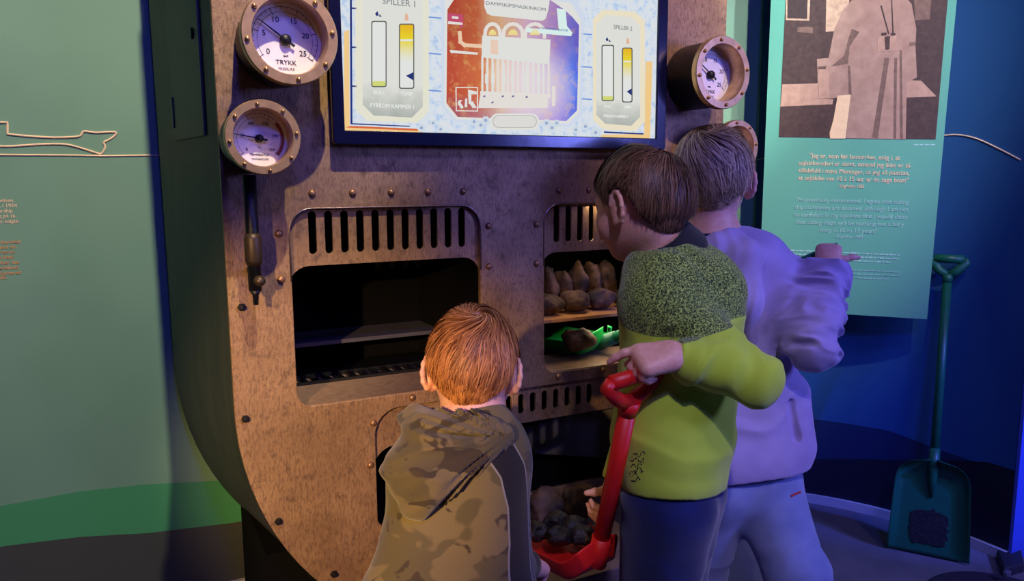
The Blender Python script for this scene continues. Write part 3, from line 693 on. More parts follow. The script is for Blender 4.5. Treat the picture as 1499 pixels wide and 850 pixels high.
def surface(f, lo, hi, h):
    """naive surface nets, evaluated only near the surface"""
    lo = np.asarray(lo, float); hi = np.asarray(hi, float); B = 8
    nb = np.ceil((hi-lo)/(h*B)).astype(int); n = nb*B+1
    D = np.empty(n, np.float32)
    C = np.stack(np.meshgrid(*[np.arange(k) for k in nb], indexing='ij'), -1).reshape(-1, 3)
    cen = lo+(C+.5)*B*h; dc = np.concatenate([f(c) for c in np.array_split(cen, max(1, len(cen)//20000))])
    big = B*h*.87*1.6+.006
    D3 = np.where(dc > 0, 1., -1.).reshape(nb); D[:] = 1
    D[:-1, :-1, :-1] = np.repeat(np.repeat(np.repeat(D3, B, 0), B, 1), B, 2)
    act = C[np.abs(dc) < big]; g = np.stack(np.meshgrid(*[np.arange(B+1)]*3, indexing='ij'), -1)
    for ch in np.array_split(act, max(1, len(act)//60)):
        if not len(ch): continue
        P = lo+(ch[:, None, None, None, :]*B+g)*h; d = f(P.reshape(-1, 3)).reshape(P.shape[:-1])
        for c, q in zip(ch, d):
            D[c[0]*B:c[0]*B+B+1, c[1]*B:c[1]*B+B+1, c[2]*B:c[2]*B+B+1] = q
    s = D < 0
    c8 = [s[i:n[0]-1+i, j:n[1]-1+j, k:n[2]-1+k] for i in (0, 1) for j in (0, 1) for k in (0, 1)]
    cnt = sum(c.astype(np.int8) for c in c8); mask = (cnt > 0) & (cnt < 8)
    idx = np.full(mask.shape, -1, np.int32); cells = np.argwhere(mask); idx[mask] = np.arange(len(cells))
    acc = np.zeros((len(cells), 3)); w = np.zeros(len(cells))
    off = [(i, j, k) for i in (0, 1) for j in (0, 1) for k in (0, 1)]
    for a in range(8):
        for b in range(a+1, 8):
            oa, ob = np.array(off[a]), np.array(off[b])
            if np.abs(oa-ob).sum() != 1: continue
            da = D[tuple((cells+oa).T)]; db = D[tuple((cells+ob).T)]; m = (da < 0) != (db < 0)
            t = da[m]/(da[m]-db[m]); acc[m] += oa+t[:, None]*(ob-oa); w[m] += 1
    V = lo+(cells+acc/w[:, None])*h
    Q = []
    for ax in range(3):
        o1, o2 = [(1, 2), (2, 0), (0, 1)][ax]
        sl0 = [slice(1, -1)]*3; sl0[ax] = slice(0, n[ax]-1)
        base = np.argwhere(np.ones([n[i]-1 if i == ax else n[i]-2 for i in range(3)], bool)) if False else None
        a = s[tuple(slice(0, n[i]-1) for i in range(3))]; sh = [slice(0, n[i]-1) for i in range(3)]; sh[ax] = slice(1, n[ax]); b = s[tuple(sh)]
        E_ = np.argwhere(a != b); E_ = E_[(E_[:, o1] > 0) & (E_[:, o2] > 0)]
        u1 = np.zeros(3, int); u1[o1] = 1; u2 = np.zeros(3, int); u2[o2] = 1
        q = np.stack([idx[tuple(E_.T)], idx[tuple((E_-u1).T)], idx[tuple((E_-u1-u2).T)], idx[tuple((E_-u2).T)]], 1)
        ins = a[tuple(E_.T)]; q[~ins] = q[~ins][:, ::-1]; Q.append(q)
    Q = np.concatenate(Q); Q = Q[(Q >= 0).all(1)]
    return V, Q
def bounds(prims, pad=.03):
    lo = np.full(3, 1e9); hi = -lo
    for p in prims:
        if isinstance(p, Cone):
            for c, r in ((p.a, p.ra), (p.b, p.rb)): lo = np.minimum(lo, c-r); hi = np.maximum(hi, c+r)
        else: lo = np.minimum(lo, p.c-p.r.max()); hi = np.maximum(hi, p.c+p.r.max())
    return lo-pad, hi+pad
def relax(V, Q, it=1, lam=.5):
    for _ in range(it):
        acc = np.zeros_like(V); c = np.zeros(len(V))
        for i in range(4):
            a = Q[:, i]; b = Q[:, (i+1) % 4]; np.add.at(acc, a, V[b]); np.add.at(c, a, 1); np.add.at(acc, b, V[a]); np.add.at(c, b, 1)
        V = V+lam*(acc/np.maximum(c, 1)[:, None]-V)
    return V

# ------------------------------------------------------------------ coal
def lump(name, c, r, mat, seed, parent=None, squash=(1, 1, 1)):
    R = np.linalg.qr(np.random.default_rng(seed).normal(size=(3, 3)))[0]; o = np.random.default_rng(seed).random(3)*20
    def f(P):
        q = (P-c)/np.asarray(squash); d = np.linalg.norm(q, axis=-1)-r
        a = np.max(np.abs(q@R), axis=-1)-r*.86; d = np.maximum(d, a)
        return (d-r*.35*(vnoise(q/r*1.7+o)-.5)-r*.16*(vnoise(q/r*5+o)-.5))*min(squash)
    e = r*1.4*np.asarray(squash); V, Q = surface(f, c-e, c+e, r/9); return fastmesh(name, V, Q, mat, parent, True)
def rest(o, z):
    m = min(v.co.z for v in o.data.vertices); o.data.transform(Matrix.Translation((0, 0, z-m))); return o
GS = 'coal lumps on the shelf of the right-hand oven'
for i, (x, y, r, lab) in enumerate([(.185, .135, .036, 'leftmost'), (.268, .14, .042, 'second from the left'), (.358, .145, .040, 'third from the left'), (.455, .15, .038, 'rightmost')]):
    o = rest(lump('coal_lump', np.array([x, y, .87]), r, M['coal'], 11+i, None, (1.12, .9, .78)), SHZ+.0005)
    tag(o, 'front-row coal lump on the right oven shelf, %s in its row' % lab, 'coal', GS)
for i in range(7):
    o = rest(lump('coal_slab', np.array([.15+.052*i, .265, .93]), .058, M['coal'], 31+i, None, (.42, .8, 1.02)), SHZ+.0005)
    tag(o, 'thin upright coal piece at the back of the right oven shelf, %s of seven from the left' % ['first', 'second', 'third', 'fourth', 'fifth', 'sixth', 'last'][i], 'coal', 'upright coal pieces at the back of the right-hand oven')
GH = 'coal lumps on the hearth ledge'
for i, (x, y, r) in enumerate([(-.145, -.075, .046), (-.048, -.078, .048), (.05, -.075, .050), (.152, -.08, .048)]):
    o = rest(lump('coal_lump', np.array([x, y, .44]), r, M['coal'], 51+i, None, (1.0, .8, .95)), HZ+.0008)
    tag(o, 'big brown coal lump on the hearth under the boiler, %s from the left' % ['first', 'second', 'third', 'fourth', 'fifth', 'sixth'][i], 'coal', GH)

# ------------------------------------------------------------------ shovels
def shovel(name, label, Mx, mat, shaft_len, bend=0., bl=.30, bw=.245, rise=.035, r=.0145, patch=False, gripw=.105, tray=None, grip=True):
    """local: blade floor in x-y (y up the blade), scoop opens to +z, shaft goes on along y, bent up by `bend`"""
    root = empty(name, tuple(Mx.translation), label, 'shovel')
    Mx3 = np.array(Mx)
    def W(p): return (Mx3 @ np.array([*p, 1.]))[:3]
    # blade: floor with raised sides and rounded shoulders
    nx, ny = 24, 26; V = []; Fc = []
    for lay in (0, 1):
        for j in range(ny+1):
            t = j/ny; y = bl*t; half = bw/2*(1-.12*t)
            if t > .72: q = (t-.72)/.28; half *= math.sqrt(max(0, 1-q**2.6))*.86+.14
            back = rise*1.1*max(0, (t-.78)/.22)**2
            for i in range(nx+1):
                s = 2*i/nx-1; x = half*s; z = rise*(max(0, abs(s)-.80)/.20)**1.5*min(1, t*4+.25)+back
                V.append(W((x, y, z-(.005 if lay else 0))))
    N = (nx+1)*(ny+1)
    for j in range(ny):
        for i in range(nx):
            a = j*(nx+1)+i; Fc.append((a, a+1, a+nx+2, a+nx+1)); Fc.append((N+a+nx+1, N+a+nx+2, N+a+1, N+a))
    for i in range(nx): Fc.append((i, N+i, N+i+1, i+1)); a = ny*(nx+1)+i; Fc.append((a, a+1, N+a+1, N+a))
    for j in range(ny): a = j*(nx+1); b = a+nx+1; Fc.append((a, b, N+b, N+a)); a += nx; b += nx; Fc.append((a, N+a, N+b, b))
    mesh('blade', V, Fc, tray or mat, root, True)
    c, s = math.cos(bend), math.sin(bend); p0 = np.array([0, bl*.92, rise*.6]); d = np.array([0, c, s])
    sock = [np.array([0, bl*.60, .004]), np.array([0, bl*.78, .014]), p0, p0+d*.06]
    MB().tube([W(p) for p in sock], [.004, .012, r*1.25, r*1.15], 14).build('socket', mat, root, True)
    p1 = p0+d*shaft_len
    MB().tube([W(p0+d*.02), W(p1)], r, 14).build('shaft', mat, root, True)
    # D grip
    g = gripw/2; hgt = .068; rg = .0125; k = p1
    L = [k-d*.004, k+d*.014, k+d*.03+np.array([-g*.5, 0, 0]), k+d*(hgt-.008)+np.array([-g, 0, 0]), k+d*hgt+np.array([-g*.86, 0, 0])]
    Rr = [p*np.array([-1, 1, 1]) for p in L]
    mb = MB(); mb.tube([W(p) for p in [L[1], L[2], L[3], L[4]]], [r*.95, rg*1.1, rg, rg], 12); mb.tube([W(p) for p in [Rr[1], Rr[2], Rr[3], Rr[4]]], [r*.95, rg*1.1, rg, rg], 12)
    mb.tube([W(k-d*.01), W(k+d*.018)], [r, r*1.25], 14)
    mb.tube([W(L[4]), W(L[4]*.5+Rr[4]*.5), W(Rr[4])], rg*1.12, 12)
    if grip: mb.build('grip', mat, root, True)
    if patch:
        rs = np.random.default_rng(3); P = []
        for i in range(40):
            a = 2*math.pi*i/40; q = .058*min(1/max(abs(math.cos(a)), 1e-3), 1/max(abs(math.sin(a)), 1e-3))*.92; q = min(q, .066)*(1+.05*rs.normal())
            P.append((q*math.cos(a), .088+q*math.sin(a)))
        V = [W((x, y, .0035)) for x, y in P]+[W((x, y, .0008)) for x, y in P]; n_ = len(P)
        MB().add(V, [tuple(range(n_))]+[(i, n_+i, n_+(i+1) % n_, (i+1) % n_) for i in range(n_)]).build('black_patch', M['blackcoal'], root)
    return root
def frame(o, y, z):
    y = nrm(y); z = np.asarray(z, float); z = nrm(z-(z@y)*y); x = np.cross(y, z)
    return Matrix(((x[0], y[0], z[0], o[0]), (x[1], y[1], z[1], o[1]), (x[2], y[2], z[2], o[2]), (0, 0, 0, 1)))
# green one leaning on the wall
foot = at_z(1357, 812, .006); top_ = at_wall(1388, 396, .035)
dv = nrm(top_-foot); nv = nrm(CAM_C-foot)
shovel('coal_shovel', 'dark green plastic shovel with a black patch, leaning on the blue wall', frame(foot, dv, nv), M['green'], .60, 0, .31, .235, .03, .0135, True, .10)

# ------------------------------------------------------------------ banner
BL, BR = np.array([1.14, .292]), np.array([1.482, -.118])
bd = nrm(np.append(BR-BL, 0)); bn = np.array([bd[1], -bd[0], 0])   # faces the room
if bn@(CAM_C-np.append(BL, 1)) < 0: bn = -bn
def BP(u, v, off=.0):
    d = ray(u, v); p0 = np.append(BL, 0)+bn*off; t = ((p0-CAM_C)@bn)/(d@bn); return CAM_C+t*d
banner = empty('hanging_banner', tuple(BP(1240, 455)), 'teal hanging banner with an old photograph and quotes, on the right', 'banner')
def mat_banner():
    m = NT('banner_cloth'); f = m.noise(400, 2)
    return m.done(lin((98, 174, 146)), .75, 0, f, .1)
c4 = [BP(1130, -30), BP(1408, -30), BP(1357, 467), BP(1110, 452)]
# the banner goes on above the frame to its rod
upv = np.array([0, 0, 1.]); tl, tr = c4[0]+upv*.45, c4[1]+upv*.45
V = [tl, tr, c4[2], c4[3]]; V = V+[v-bn*.003 for v in V]
mesh('cloth', V, [(3, 2, 1, 0), (4, 5, 6, 7), (0, 1, 5, 4), (1, 2, 6, 5), (2, 3, 7, 6), (3, 0, 4, 7)], mat_banner(), banner)
MB().tube([tl-bd*.03, tr+bd*.03], .012, 12).build('top_rod', M['blackmetal'], banner, True)
def bpoly(name, polys, mat, k):
    mb = MB()
    for P in polys: mb.poly([BP(u, v, .0012+.0004*k) for u, v in P])
    return mb.build(name, mat, banner)
def sep(name, a, b=None, sc=60):
    b = b or tuple(int(x*.8) for x in a); m = NT(name); f = m.noise(sc, 4, .6); return m.done(m.ramp(f, [(.3, lin(b)), (.7, lin(a))]), .7)
def Z5(x, y): return (1100+x/3.541, y/3.541)
ph_dark = sep('sepia_dark', (84, 60, 52), (62, 44, 40)); ph_mid = sep('sepia_coat', (186, 150, 128), (164, 128, 108), 30); ph_lt = sep('sepia_light', (226, 188, 152)); ph_sh = sep('sepia_shade', (136, 104, 88)); ph_wd = sep('sepia_wood', (200, 160, 134), (176, 138, 114))
ph = bpoly('photograph', [[Z5(185, -140), Z5(1030, -140), Z5(955, 722), Z5(142, 710)]], ph_dark, 0)
def bphoto(name, P, mat, k): return bpoly(name, [[Z5(*p) for p in q] for q in P], mat, k)
bphoto('photograph_window', [[(180, -100), (308, -100), (300, 108), (178, 104)], [(390, -100), (520, -100), (500, 60), (440, 160), (385, 165)]], ph_lt, 1)
bphoto('photograph_window', [[(188, -100), (295, -100), (288, 98), (186, 94)]], sep('sepia_pane', (70, 52, 48)), 2)
for q in ([(160, 437), (345, 432), (350, 510), (425, 515), (420, 540), (150, 552)], [(800, 415), (880, 418), (960, 500), (800, 505)]): bphoto('photograph_bench', [q], ph_wd, 1)
for q in ([(240, 140), (320, 140), (318, 172), (238, 166)], [(840, -60), (935, -60), (925, 100), (850, 105)]): bphoto('photograph_shutter', [q], ph_sh, 1)
bphoto('photograph_coat', [[(520, 0), (600, -60), (760, -60), (830, 20), (855, 150), (850, 230), (858, 400), (805, 430), (800, 722), (490, 716), (515, 490), (420, 510), (345, 512), (340, 305), (400, 300), (430, 150), (470, 60)]], ph_mid, 2)
bphoto('photograph_coat_folds', [[(520, 150), (560, 165), (510, 240), (500, 330), (410, 345), (480, 290), (500, 210)], [(345, 345), (390, 340), (385, 358), (345, 360)], [(690, 300), (715, 300), (655, 716), (625, 714)], [(740, 300), (755, 300), (750, 718), (735, 718)], [(768, 260), (780, 260), (785, 718), (770, 718)], [(500, 340), (512, 340), (520, 490), (505, 500)], [(820, 220), (855, 215), (850, 235), (815, 240)]], ph_sh, 3)
bphoto('photograph_strap', [[(668, 30), (676, 28), (715, 175), (708, 178)], [(724, 0), (730, 0), (738, 175), (730, 175)]], ph_dark, 3)
bphoto('photograph_binoculars', [[(655, 200), (690, 175), (700, 200), (700, 265), (650, 268)], [(712, 200), (725, 172), (750, 180), (756, 262), (708, 266)]], ph_wd, 4)
bphoto('photograph_binoculars', [[(690, 190), (718, 186), (716, 255), (694, 258)], [(672, 170), (700, 168), (700, 182), (674, 186)], [(722, 170), (746, 170), (748, 184), (722, 184)]], ph_dark, 5)
bphoto('photograph_paper', [[(447, 495), (515, 490), (488, 718), (408, 718), (405, 690), (425, 620)]], sep('sepia_paper', (250, 216, 168), (238, 202, 152)), 4)
bphoto('photograph_hand', [[(345, 345), (400, 350), (405, 505), (350, 512)], [(440, 500), (480, 500), (480, 530), (450, 535)]], ph_wd, 3)
bup = np.array([0, 0, 1.])
def btext(s, u, v, size, mat, width_px):
    p = BP(u, v, .0016); a = BP(u-width_px/2, v-width_px*.012, .0016); b = BP(u+width_px/2, v+width_px*.012, .0016)
    put_text('banner_text', s, p, size, mat, banner, right=tuple(b-a), up=(0, 0, 1), width=float(np.linalg.norm(b-a)))
PK = M['cream']
for i, (s, uc, w) in enumerate([('"Jeg er, som før bemærket, enig i, at', 1250, 132), ('sejlskibsrederi er dømt, omend jeg ikke er så', 1249, 163), ('tillidsfuld i mine Meninger, at jeg vil paastaa,', 1248.5, 162), ('at sejlskibe om 10 á 15 aar er en saga blott"', 1247.5, 161)]):
    btext(s, uc, 229.5+i*10.9, .0215, PK, w)
btext('- Dagboken 1885', 1245.5, 272.5, .016, PK, 39)
for i, (s, uc, w) in enumerate([('"As previously commented, I agree that sailing', 1245.5, 165), ('ship companies are doomed, although I am not', 1244.5, 166), ('so confident in my opinions that I would claim', 1243.5, 165), ('that sailing ships will be nothing but a fairy', 1242, 158), ('story in 10 to 15 years"', 1241, 84)]):
    btext(s, uc, 294+i*10.9, .0205, M['lilacprint'], w)
btext('- Dagboken, 1885', 1242, 346.5, .016, M['lilacprint'], 42)
# small unreadable print: word-like dashes
rs = np.random.default_rng(5)
M['faintprint'] = plain('faint_print', (140, 196, 182), .7, 0, .03)
for (v0, n_, u0, u1, mt_) in ((366, 3, 1156, 1322, M['lilacprint']), (391, 3, 1160, 1320, M['faintprint'])):
    mb = MB()
    for i in range(n_):
        u = u0; end = u1-(18 if i == n_-1 else rs.random()*6)
        while u < end:
            w = 2+rs.random()*7; v = v0+i*5.6+(u-u0)*.045; h_ = .7+.4*rs.random()
            mb.poly([BP(a, b, .0015) for a, b in ((u, v-h_), (min(u+w, end), v-h_+w*.045), (min(u+w, end), v+h_+w*.045), (u, v+h_))]); u += w+1.4
    mb.build('fine_print_paragraph', mt_, banner)
mb = MB()
for k in range(4): u = 1338+k*8; mb.poly([BP(a, b, .0015) for a, b in ((u, 210.8), (u+6.5, 211), (u+6.5, 212.8), (u, 212.6))])
mb.build('photograph_credit', M['lilacprint'], banner)

# ------------------------------------------------------------------ things at the right edge of the floor
p = at_z(1478, 822, 0)
ft = empty('floor_stand', (p[0], p[1], 0), 'dark flat stand foot with a small metal clip at the end of the blue wall', 'stand')
q = [at_z(u, v, .0) for u, v in ((1452, 797), (1489, 790), (1499, 838), (1468, 846))]
V = [(a[0], a[1], .0005) for a in q]+[(a[0]*.96+p[0]*.04, a[1]*.96+p[1]*.04, .03) for a in q]
bevel(MB().add(V, [(3, 2, 1, 0), (4, 5, 6, 7), (0, 1, 5, 4), (1, 2, 6, 5), (2, 3, 7, 6), (3, 0, 4, 7)]).build('foot_plate', plain('dark_rubber', (48, 46, 56), .6), ft), .005)
c_ = at_z(1474, 842, .03); mb = MB().box((c_[0]-.012, c_[1]-.006, .03), (c_[0]+.012, c_[1]+.006, .044)); bevel(mb.build('clip', plain('clip_metal', (190, 190, 200), .3, .8), ft), .002)
p = at_z(1475, 892, 0)
o = MB(); o.lathe((p[0], p[1], 0), [(0, .006), (.20, .006), (.21, .003), (.212, .0005)], 48, (0, 0, 1))
tag(o.build('floor_mat', plain('mat_rubber', (46, 40, 62), .8), None, True), 'dark round mat on the carpet at the bottom right corner', 'mat')
# ==PEOPLE==
def rotz(v, deg): a = math.radians(deg); return np.array([v[0]*math.cos(a)-v[1]*math.sin(a), v[0]*math.sin(a)+v[1]*math.cos(a), v[2]])
def head_frame(c, turn, pitch, roll=0):
    """turn: degrees to the left of 'straight away from the camera'; pitch: down"""
    d = c-CAM_C; d[2] = 0; f = rotz(nrm(d), turn); a = math.radians(pitch); up = np.array([0, 0, 1.])
    fw = f*math.cos(a)-up*math.sin(a); u = f*math.sin(a)+up*math.cos(a); r = np.cross(fw, u); b = math.radians(roll)
    r2 = r*math.cos(b)+u*math.sin(b); u2 = -r*math.sin(b)+u*math.cos(b)
    return np.stack([r2, fw, u2], 1)
class Head:
    def __init__(s, c, R, k): s.c = c; s.R = R; s.k = k
    def L(s, *p): return s.c+s.R@(np.array(p)*s.k)
    def prims(s):
        L, R, k = s.L, s.R, s.k; E = lambda p, r, kk, Q=R: Ell(L(*p), np.array(r)*k, Q, kk)
        P = [E((0, -.012, .026), (.072, .091, .084), .02), E((0, .022, -.035), (.058, .064, .066), .045), E((0, .060, -.080), (.024, .020, .018), .035)]
        for q in (-1, 1):
            P += [E((q*.036, .052, -.030), (.024, .024, .028), .03), E((q*.030, .070, .004), (.0115, .011, .0105), .004)]
        P += [E((0, .070, .024), (.046, .014, .012), .02), Cone(L(0, .080, .008), L(0, .099, -.024), .006*k, .0105*k, .014), E((0, .078, -.049), (.019, .009, .0055), .008), E((0, .076, -.059), (.016, .010, .006), .006)]
        for q in (-1, 1):
            P.append(E((q*.077, -.008, -.014), (.0068, .018, .029), .008))
            pts = [L(q*(.0785+.011*max(0, -math.cos(a))), -.012+.020*math.cos(a)*1.0, -.010+.031*math.sin(a)) for a in np.linspace(math.radians(20), math.radians(285), 9)]
            for a, b in zip(pts[:-1], pts[1:]): P.append(Cone(a, b, .0048*k, .0046*k, .004))
            P.append(E((q*.0745, .001, -.037), (.006, .008, .009), .006))
        return P
def hand_prims(w, d, n, t, curls, thumb, k=1.):
    """w wrist, d towards the fingers, n out of the back of the hand, t towards the thumb; curls per finger (3 joint angles)"""
    d = nrm(d); n = nrm(n-np.dot(n, d)*d); t = nrm(t-np.dot(t, d)*d-np.dot(t, n)*n); P = []
    for o, ln, cu, fan in zip((.0255, .0088, -.0082, -.0240), (.056, .062, .057, .046), curls, (.10, .02, -.05, -.13)):
        K = w+(d*(.058-.10*abs(o-.004)))*k+t*o*k
        P.append(Cone(w+t*o*.55*k+d*.004*k, K, .0150*k, .0105*k, .014)); P.append(Cone(w+t*o*.55*k+d*.010*k, K-n*.004*k, .014*k, .010*k, .012))
        q = K; a = 0; r0 = .0088
        for frac, c in zip((.44, .31, .25), cu):
            a += math.radians(c); dr = nrm(math.cos(a)*(d+t*fan)-math.sin(a)*n); e = q+dr*ln*frac*k; r1 = r0-.0009
            P.append(Cone(q, e, r0*k, r1*k, .0045)); q = e; r0 = r1
    q = w+(d*.016+t*.019)*k; r0 = .0115
    for ln, (ad, at_, an) in zip((.030, .024, .020), thumb):
        e = q+nrm(d*ad+t*at_+n*an)*ln*k; P.append(Cone(q, e, r0*k, (r0-.0016)*k, .006)); q = e; r0 -= .0016
    return P
def fold_fn(segs, seed=0.):
    """cloth folds running round each segment a-b: (a, b, frequency per metre, amplitude, reach)"""
    S_ = [(np.asarray(a, float), np.asarray(b, float), *basis(np.asarray(b, float)-np.asarray(a, float)), fr, am, rc) for a, b, fr, am, rc in segs]
    def f(P):
        o = 0
        for a, b, x, y, d, fr, am, rc in S_:
            q = P-a; ln = np.linalg.norm(b-a); t = q@d; tc = np.clip(t, 0, ln); dist = np.linalg.norm(q-tc[:, None]*d, axis=1)
            w = np.exp(-(dist/rc)**6)*np.exp(-(np.maximum(0, np.abs(t-ln/2)-ln*.55)/.03)**2)
            n = vnoise(np.stack([t*fr+seed+2.1*vnoise(q*9+seed+5), (q@x)*fr*.28+seed+7, (q@y)*fr*.28+seed+3], 1))
            o = o-am*w*(1.25-3.2*np.abs(n-.5)*1.0-.55)
        return o
    return f
def skin_mat():
    m = NT('skin'); c = m.n('Attribute', attribute_name='tint').outputs['Fac']; f = m.noise(120, 3)
    base = m.mix(m.ramp(f, [(.35, (0, 0, 0, 1)), (.65, (1, 1, 1, 1))]), lin((222, 164, 140)), lin((232, 178, 154)))
    base = m.mix(c, base, lin((196, 110, 100)))
    base = m.mix(m.math('GREATER_THAN', m.attr('eye'), .5), base, lin((226, 224, 220)))
    base = m.mix(m.math('GREATER_THAN', m.attr('iris'), .5), base, lin((54, 44, 38)))
    base = m.mix(m.math('MULTIPLY', m.attr('brow'), .7), base, lin((84, 60, 44)))
    p = m.n('BsdfPrincipled'); m.l(base, p.inputs['Base Color']); p.inputs['Roughness'].default_value = .5
    p.inputs['Subsurface Weight'].default_value = .25; p.inputs['Subsurface Radius'].default_value = (.012, .004, .002); p.inputs['Subsurface Scale'].default_value = .6
    m.l(p.outputs[0], m.out.inputs[0]); return m.m
M['skin'] = skin_mat()
def body_mesh(name, prims, hd, h=.0036):
    f = union(prims); lo, hi = bounds(prims, .02); V, Q = surface(f, lo, hi, h)
    q = (V-hd.c)@hd.R/hd.k; A = {k: np.zeros(len(V)) for k in ('tint', 'eye', 'iris', 'brow')}
    A['tint'] = np.clip(1.6-1.6*((q[:, 0]/.021)**2+((q[:, 2]+.054)/.011)**2), 0, .8)*(q[:, 1] > .062)
    for sx in (-1, 1):
        ex, ez = q[:, 0]-sx*.030, q[:, 2]-.003; fr = (q[:, 1] > .068)
        A['eye'] = np.maximum(A['eye'], fr*np.clip(1.5-((ex/.0125)**2+(ez/.0065)**2), 0, 1))
        A['iris'] = np.maximum(A['iris'], fr*np.clip(1.5-((ex/.0058)**2+(ez/.0060)**2), 0, 1))
        A['brow'] = np.maximum(A['brow'], (q[:, 1] > .055)*np.clip(1.4-((ex/.018)**4+((ez-.024-.0035*np.cos(ex*70))/.0042)**2), 0, 1))
    return fastmesh(name, V, Q, M['skin'], None, True, A)
def cloth(name, prims, cuts, folds, mat, parent, h=.0045, attrs=None, extra=None, smooth=1):
    f0 = union(prims)
    def f(P):
        d = f0(P)
        if folds: d = d+folds(P)
        if extra: d = extra(P, d)
        for c, n in cuts: d = np.maximum(d, (P-c)@n if c is cuts[0][0] else np.minimum((P-c)@n, .058-Cone(c, c+n*.14, 0, 0).d(P)))
        return d
    lo, hi = bounds(prims, .02); V, Q = surface(f, lo, hi, h); V = relax(V, Q, smooth, .5)
    return fastmesh(name, V, Q, mat, parent, True, {k: a(V) for k, a in (attrs or {}).items()}), f
def hair_mat(name, dark, light):
    m = NT(name); r = m.attr('rnd'); c = m.ramp(r, [(0, lin(dark)), (1, lin(light))])
    p = m.n('BsdfPrincipled'); m.l(c, p.inputs['Base Color']); p.inputs['Roughness'].default_value = .5; p.inputs['Specular IOR Level'].default_value = .3
    m.l(p.outputs[0], m.out.inputs[0]); return m.m
def hair(parent, hd, mat, crown, swirl, n=14000, vol=1., part=0., fringe=.34, nape=-.74, seed=1, back_len=1., top_len=1.):
    rg = np.random.default_rng(seed); C = np.array([0, -.013, .008]); A = np.array([.0735, .0925, .098])
    crown = nrm(crown)
    def limit(y):  # lowest allowed z (unit sphere) for a root, by facing y
        return np.interp(y, [-1, -.62, -.40, -.27, -.12, .12, .24, .36, .6, 1], [nape, nape, nape+.32, .10, .22, .20, -.04, .2, .44, .5])
    D = rg.normal(size=(n*3, 3)); D /= np.linalg.norm(D, axis=1)[:, None]; D = D[D[:, 2] > limit(D[:, 1])][:n]
    # base cap
    nu, nv = 72, 40; V = []; ok = []
    for i in range(nv+1):
        th = math.pi*i/nv*.86
        for j in range(nu):
            a = 2*math.pi*j/nu; d = np.array([math.sin(th)*math.cos(a), math.sin(th)*math.sin(a), math.cos(th)]); lim = limit(d[1]); sh = 1.035 if d[2] > lim+.12 else 1.005+.03*max(0, (d[2]-lim)/.12)
            V.append(C+A*d*sh); ok.append(d[2] > lim-.02)
    Fq = [(i*nu+j, (i+1)*nu+j, (i+1)*nu+(j+1) % nu, i*nu+(j+1) % nu) for i in range(nv) for j in range(nu)]
    Fq = np.array([f for f in Fq if all(ok[k] for k in f)]); V = np.array(V); rn = np.full(len(V), .18)
    # strands follow a flow away from the crown with a swirl
    m = len(D); K = 8; seg = np.zeros((m, K, 3)); P = D.copy()
    dist0 = np.arccos(np.clip(D@crown, -1, 1)); Ls = (.050+.022*rg.random(m))
    zz = D[:, 2]; Ls *= np.interp(zz, [-.75, -.4, -.05, .4, .8, 1], [.16*back_len, .32*back_len, .62, 1.0*top_len, 1.15*top_len, 1.2*top_len])
    front = np.clip((D[:, 1]-.25)/.4, 0, 1)*np.clip(D[:, 2]/.4, 0, 1); Ls *= 1+.35*front*top_len
    lift = (.002+.010*rg.random(m))*vol*np.interp(zz, [-.75, -.35, .1, .5, 1], [.05, .3, .9, 1.1, 1.1])
    ph = vnoise(D*4+seed*3.3); ph2 = vnoise(D*9+seed)
    for k in range(K):
        u = k/(K-1); off = (.004+lift*math.sin(min(1, u*1.25)*math.pi*.62))
        seg[:, k] = C+P*A+P*off[:, None]
        g = P-crown; g = g-(g*P).sum(1)[:, None]*P; g /= np.linalg.norm(g, axis=1)[:, None]+1e-6
        sw = np.cross(P, np.broadcast_to(crown, P.shape)); sw /= np.linalg.norm(sw, axis=1)[:, None]+1e-6
        wgt = np.exp(-(np.arccos(np.clip(P@crown, -1, 1))/.7)**2)
        t = g+sw*(swirl*wgt*1.2+part+1.5*(ph-.5)+.8*(ph2-.5))[:, None]
        dn = np.array([0, 0, -1.])-(P*np.array([0, 0, -1.])).sum(1)[:, None]*P; t = t+dn*.25
        t /= np.linalg.norm(t, axis=1)[:, None]+1e-6
        P = P+t*(Ls/(K-1)/.084)[:, None]; P /= np.linalg.norm(P, axis=1)[:, None]
    # cut every strand at the haircut's lower edge: above the ears, down to the nape behind them
    U = (seg-C)/A; U /= np.linalg.norm(U, axis=2)[..., None]
    hem = .42*np.maximum(0, np.abs(U[..., 0])-.30)*(U[..., 1] < -.3)+np.interp(U[..., 1], [-1, -.62, -.40, -.27, -.12, .12, .24, .36, .6, 1], [nape-.08, nape-.06, nape+.30, .06, .20, .18, -.08, .12, fringe+.10, fringe])+(.07*rg.random(m)-.02)[:, None]+.05*(ph-.5)[:, None]
    below = U[..., 2] < hem; below[:, 0] = False; cut = np.where(below.any(1), below.argmax(1)-.5, K-1.)
    tt = np.linspace(0, 1, K)[None]*cut[:, None]; i0 = np.minimum(tt.astype(int), K-2); fr = (tt-i0)[..., None]
    seg = np.take_along_axis(seg, i0[..., None], 1)*(1-fr)+np.take_along_axis(seg, i0[..., None]+1, 1)*fr
    seg += rg.normal(size=(m, 1, 3))*.0006
    w = (.00055+.00045*rg.random(m)); ns = 2
    T = np.gradient(seg, axis=1); T /= np.linalg.norm(T, axis=2)[..., None]+1e-9
    Nn = (seg-C)/np.linalg.norm(seg-C, axis=2)[..., None]; X = np.cross(T, Nn); X /= np.linalg.norm(X, axis=2)[..., None]+1e-9; Y = np.cross(X, T)
    prof = np.interp(np.linspace(0, 1, K), [0, .15, .7, 1], [.6, 1, .9, .15])
    ring = np.stack([seg+X*q*(w[:, None]*prof)[..., None] for q in (-1.3, 1.3)], 2)
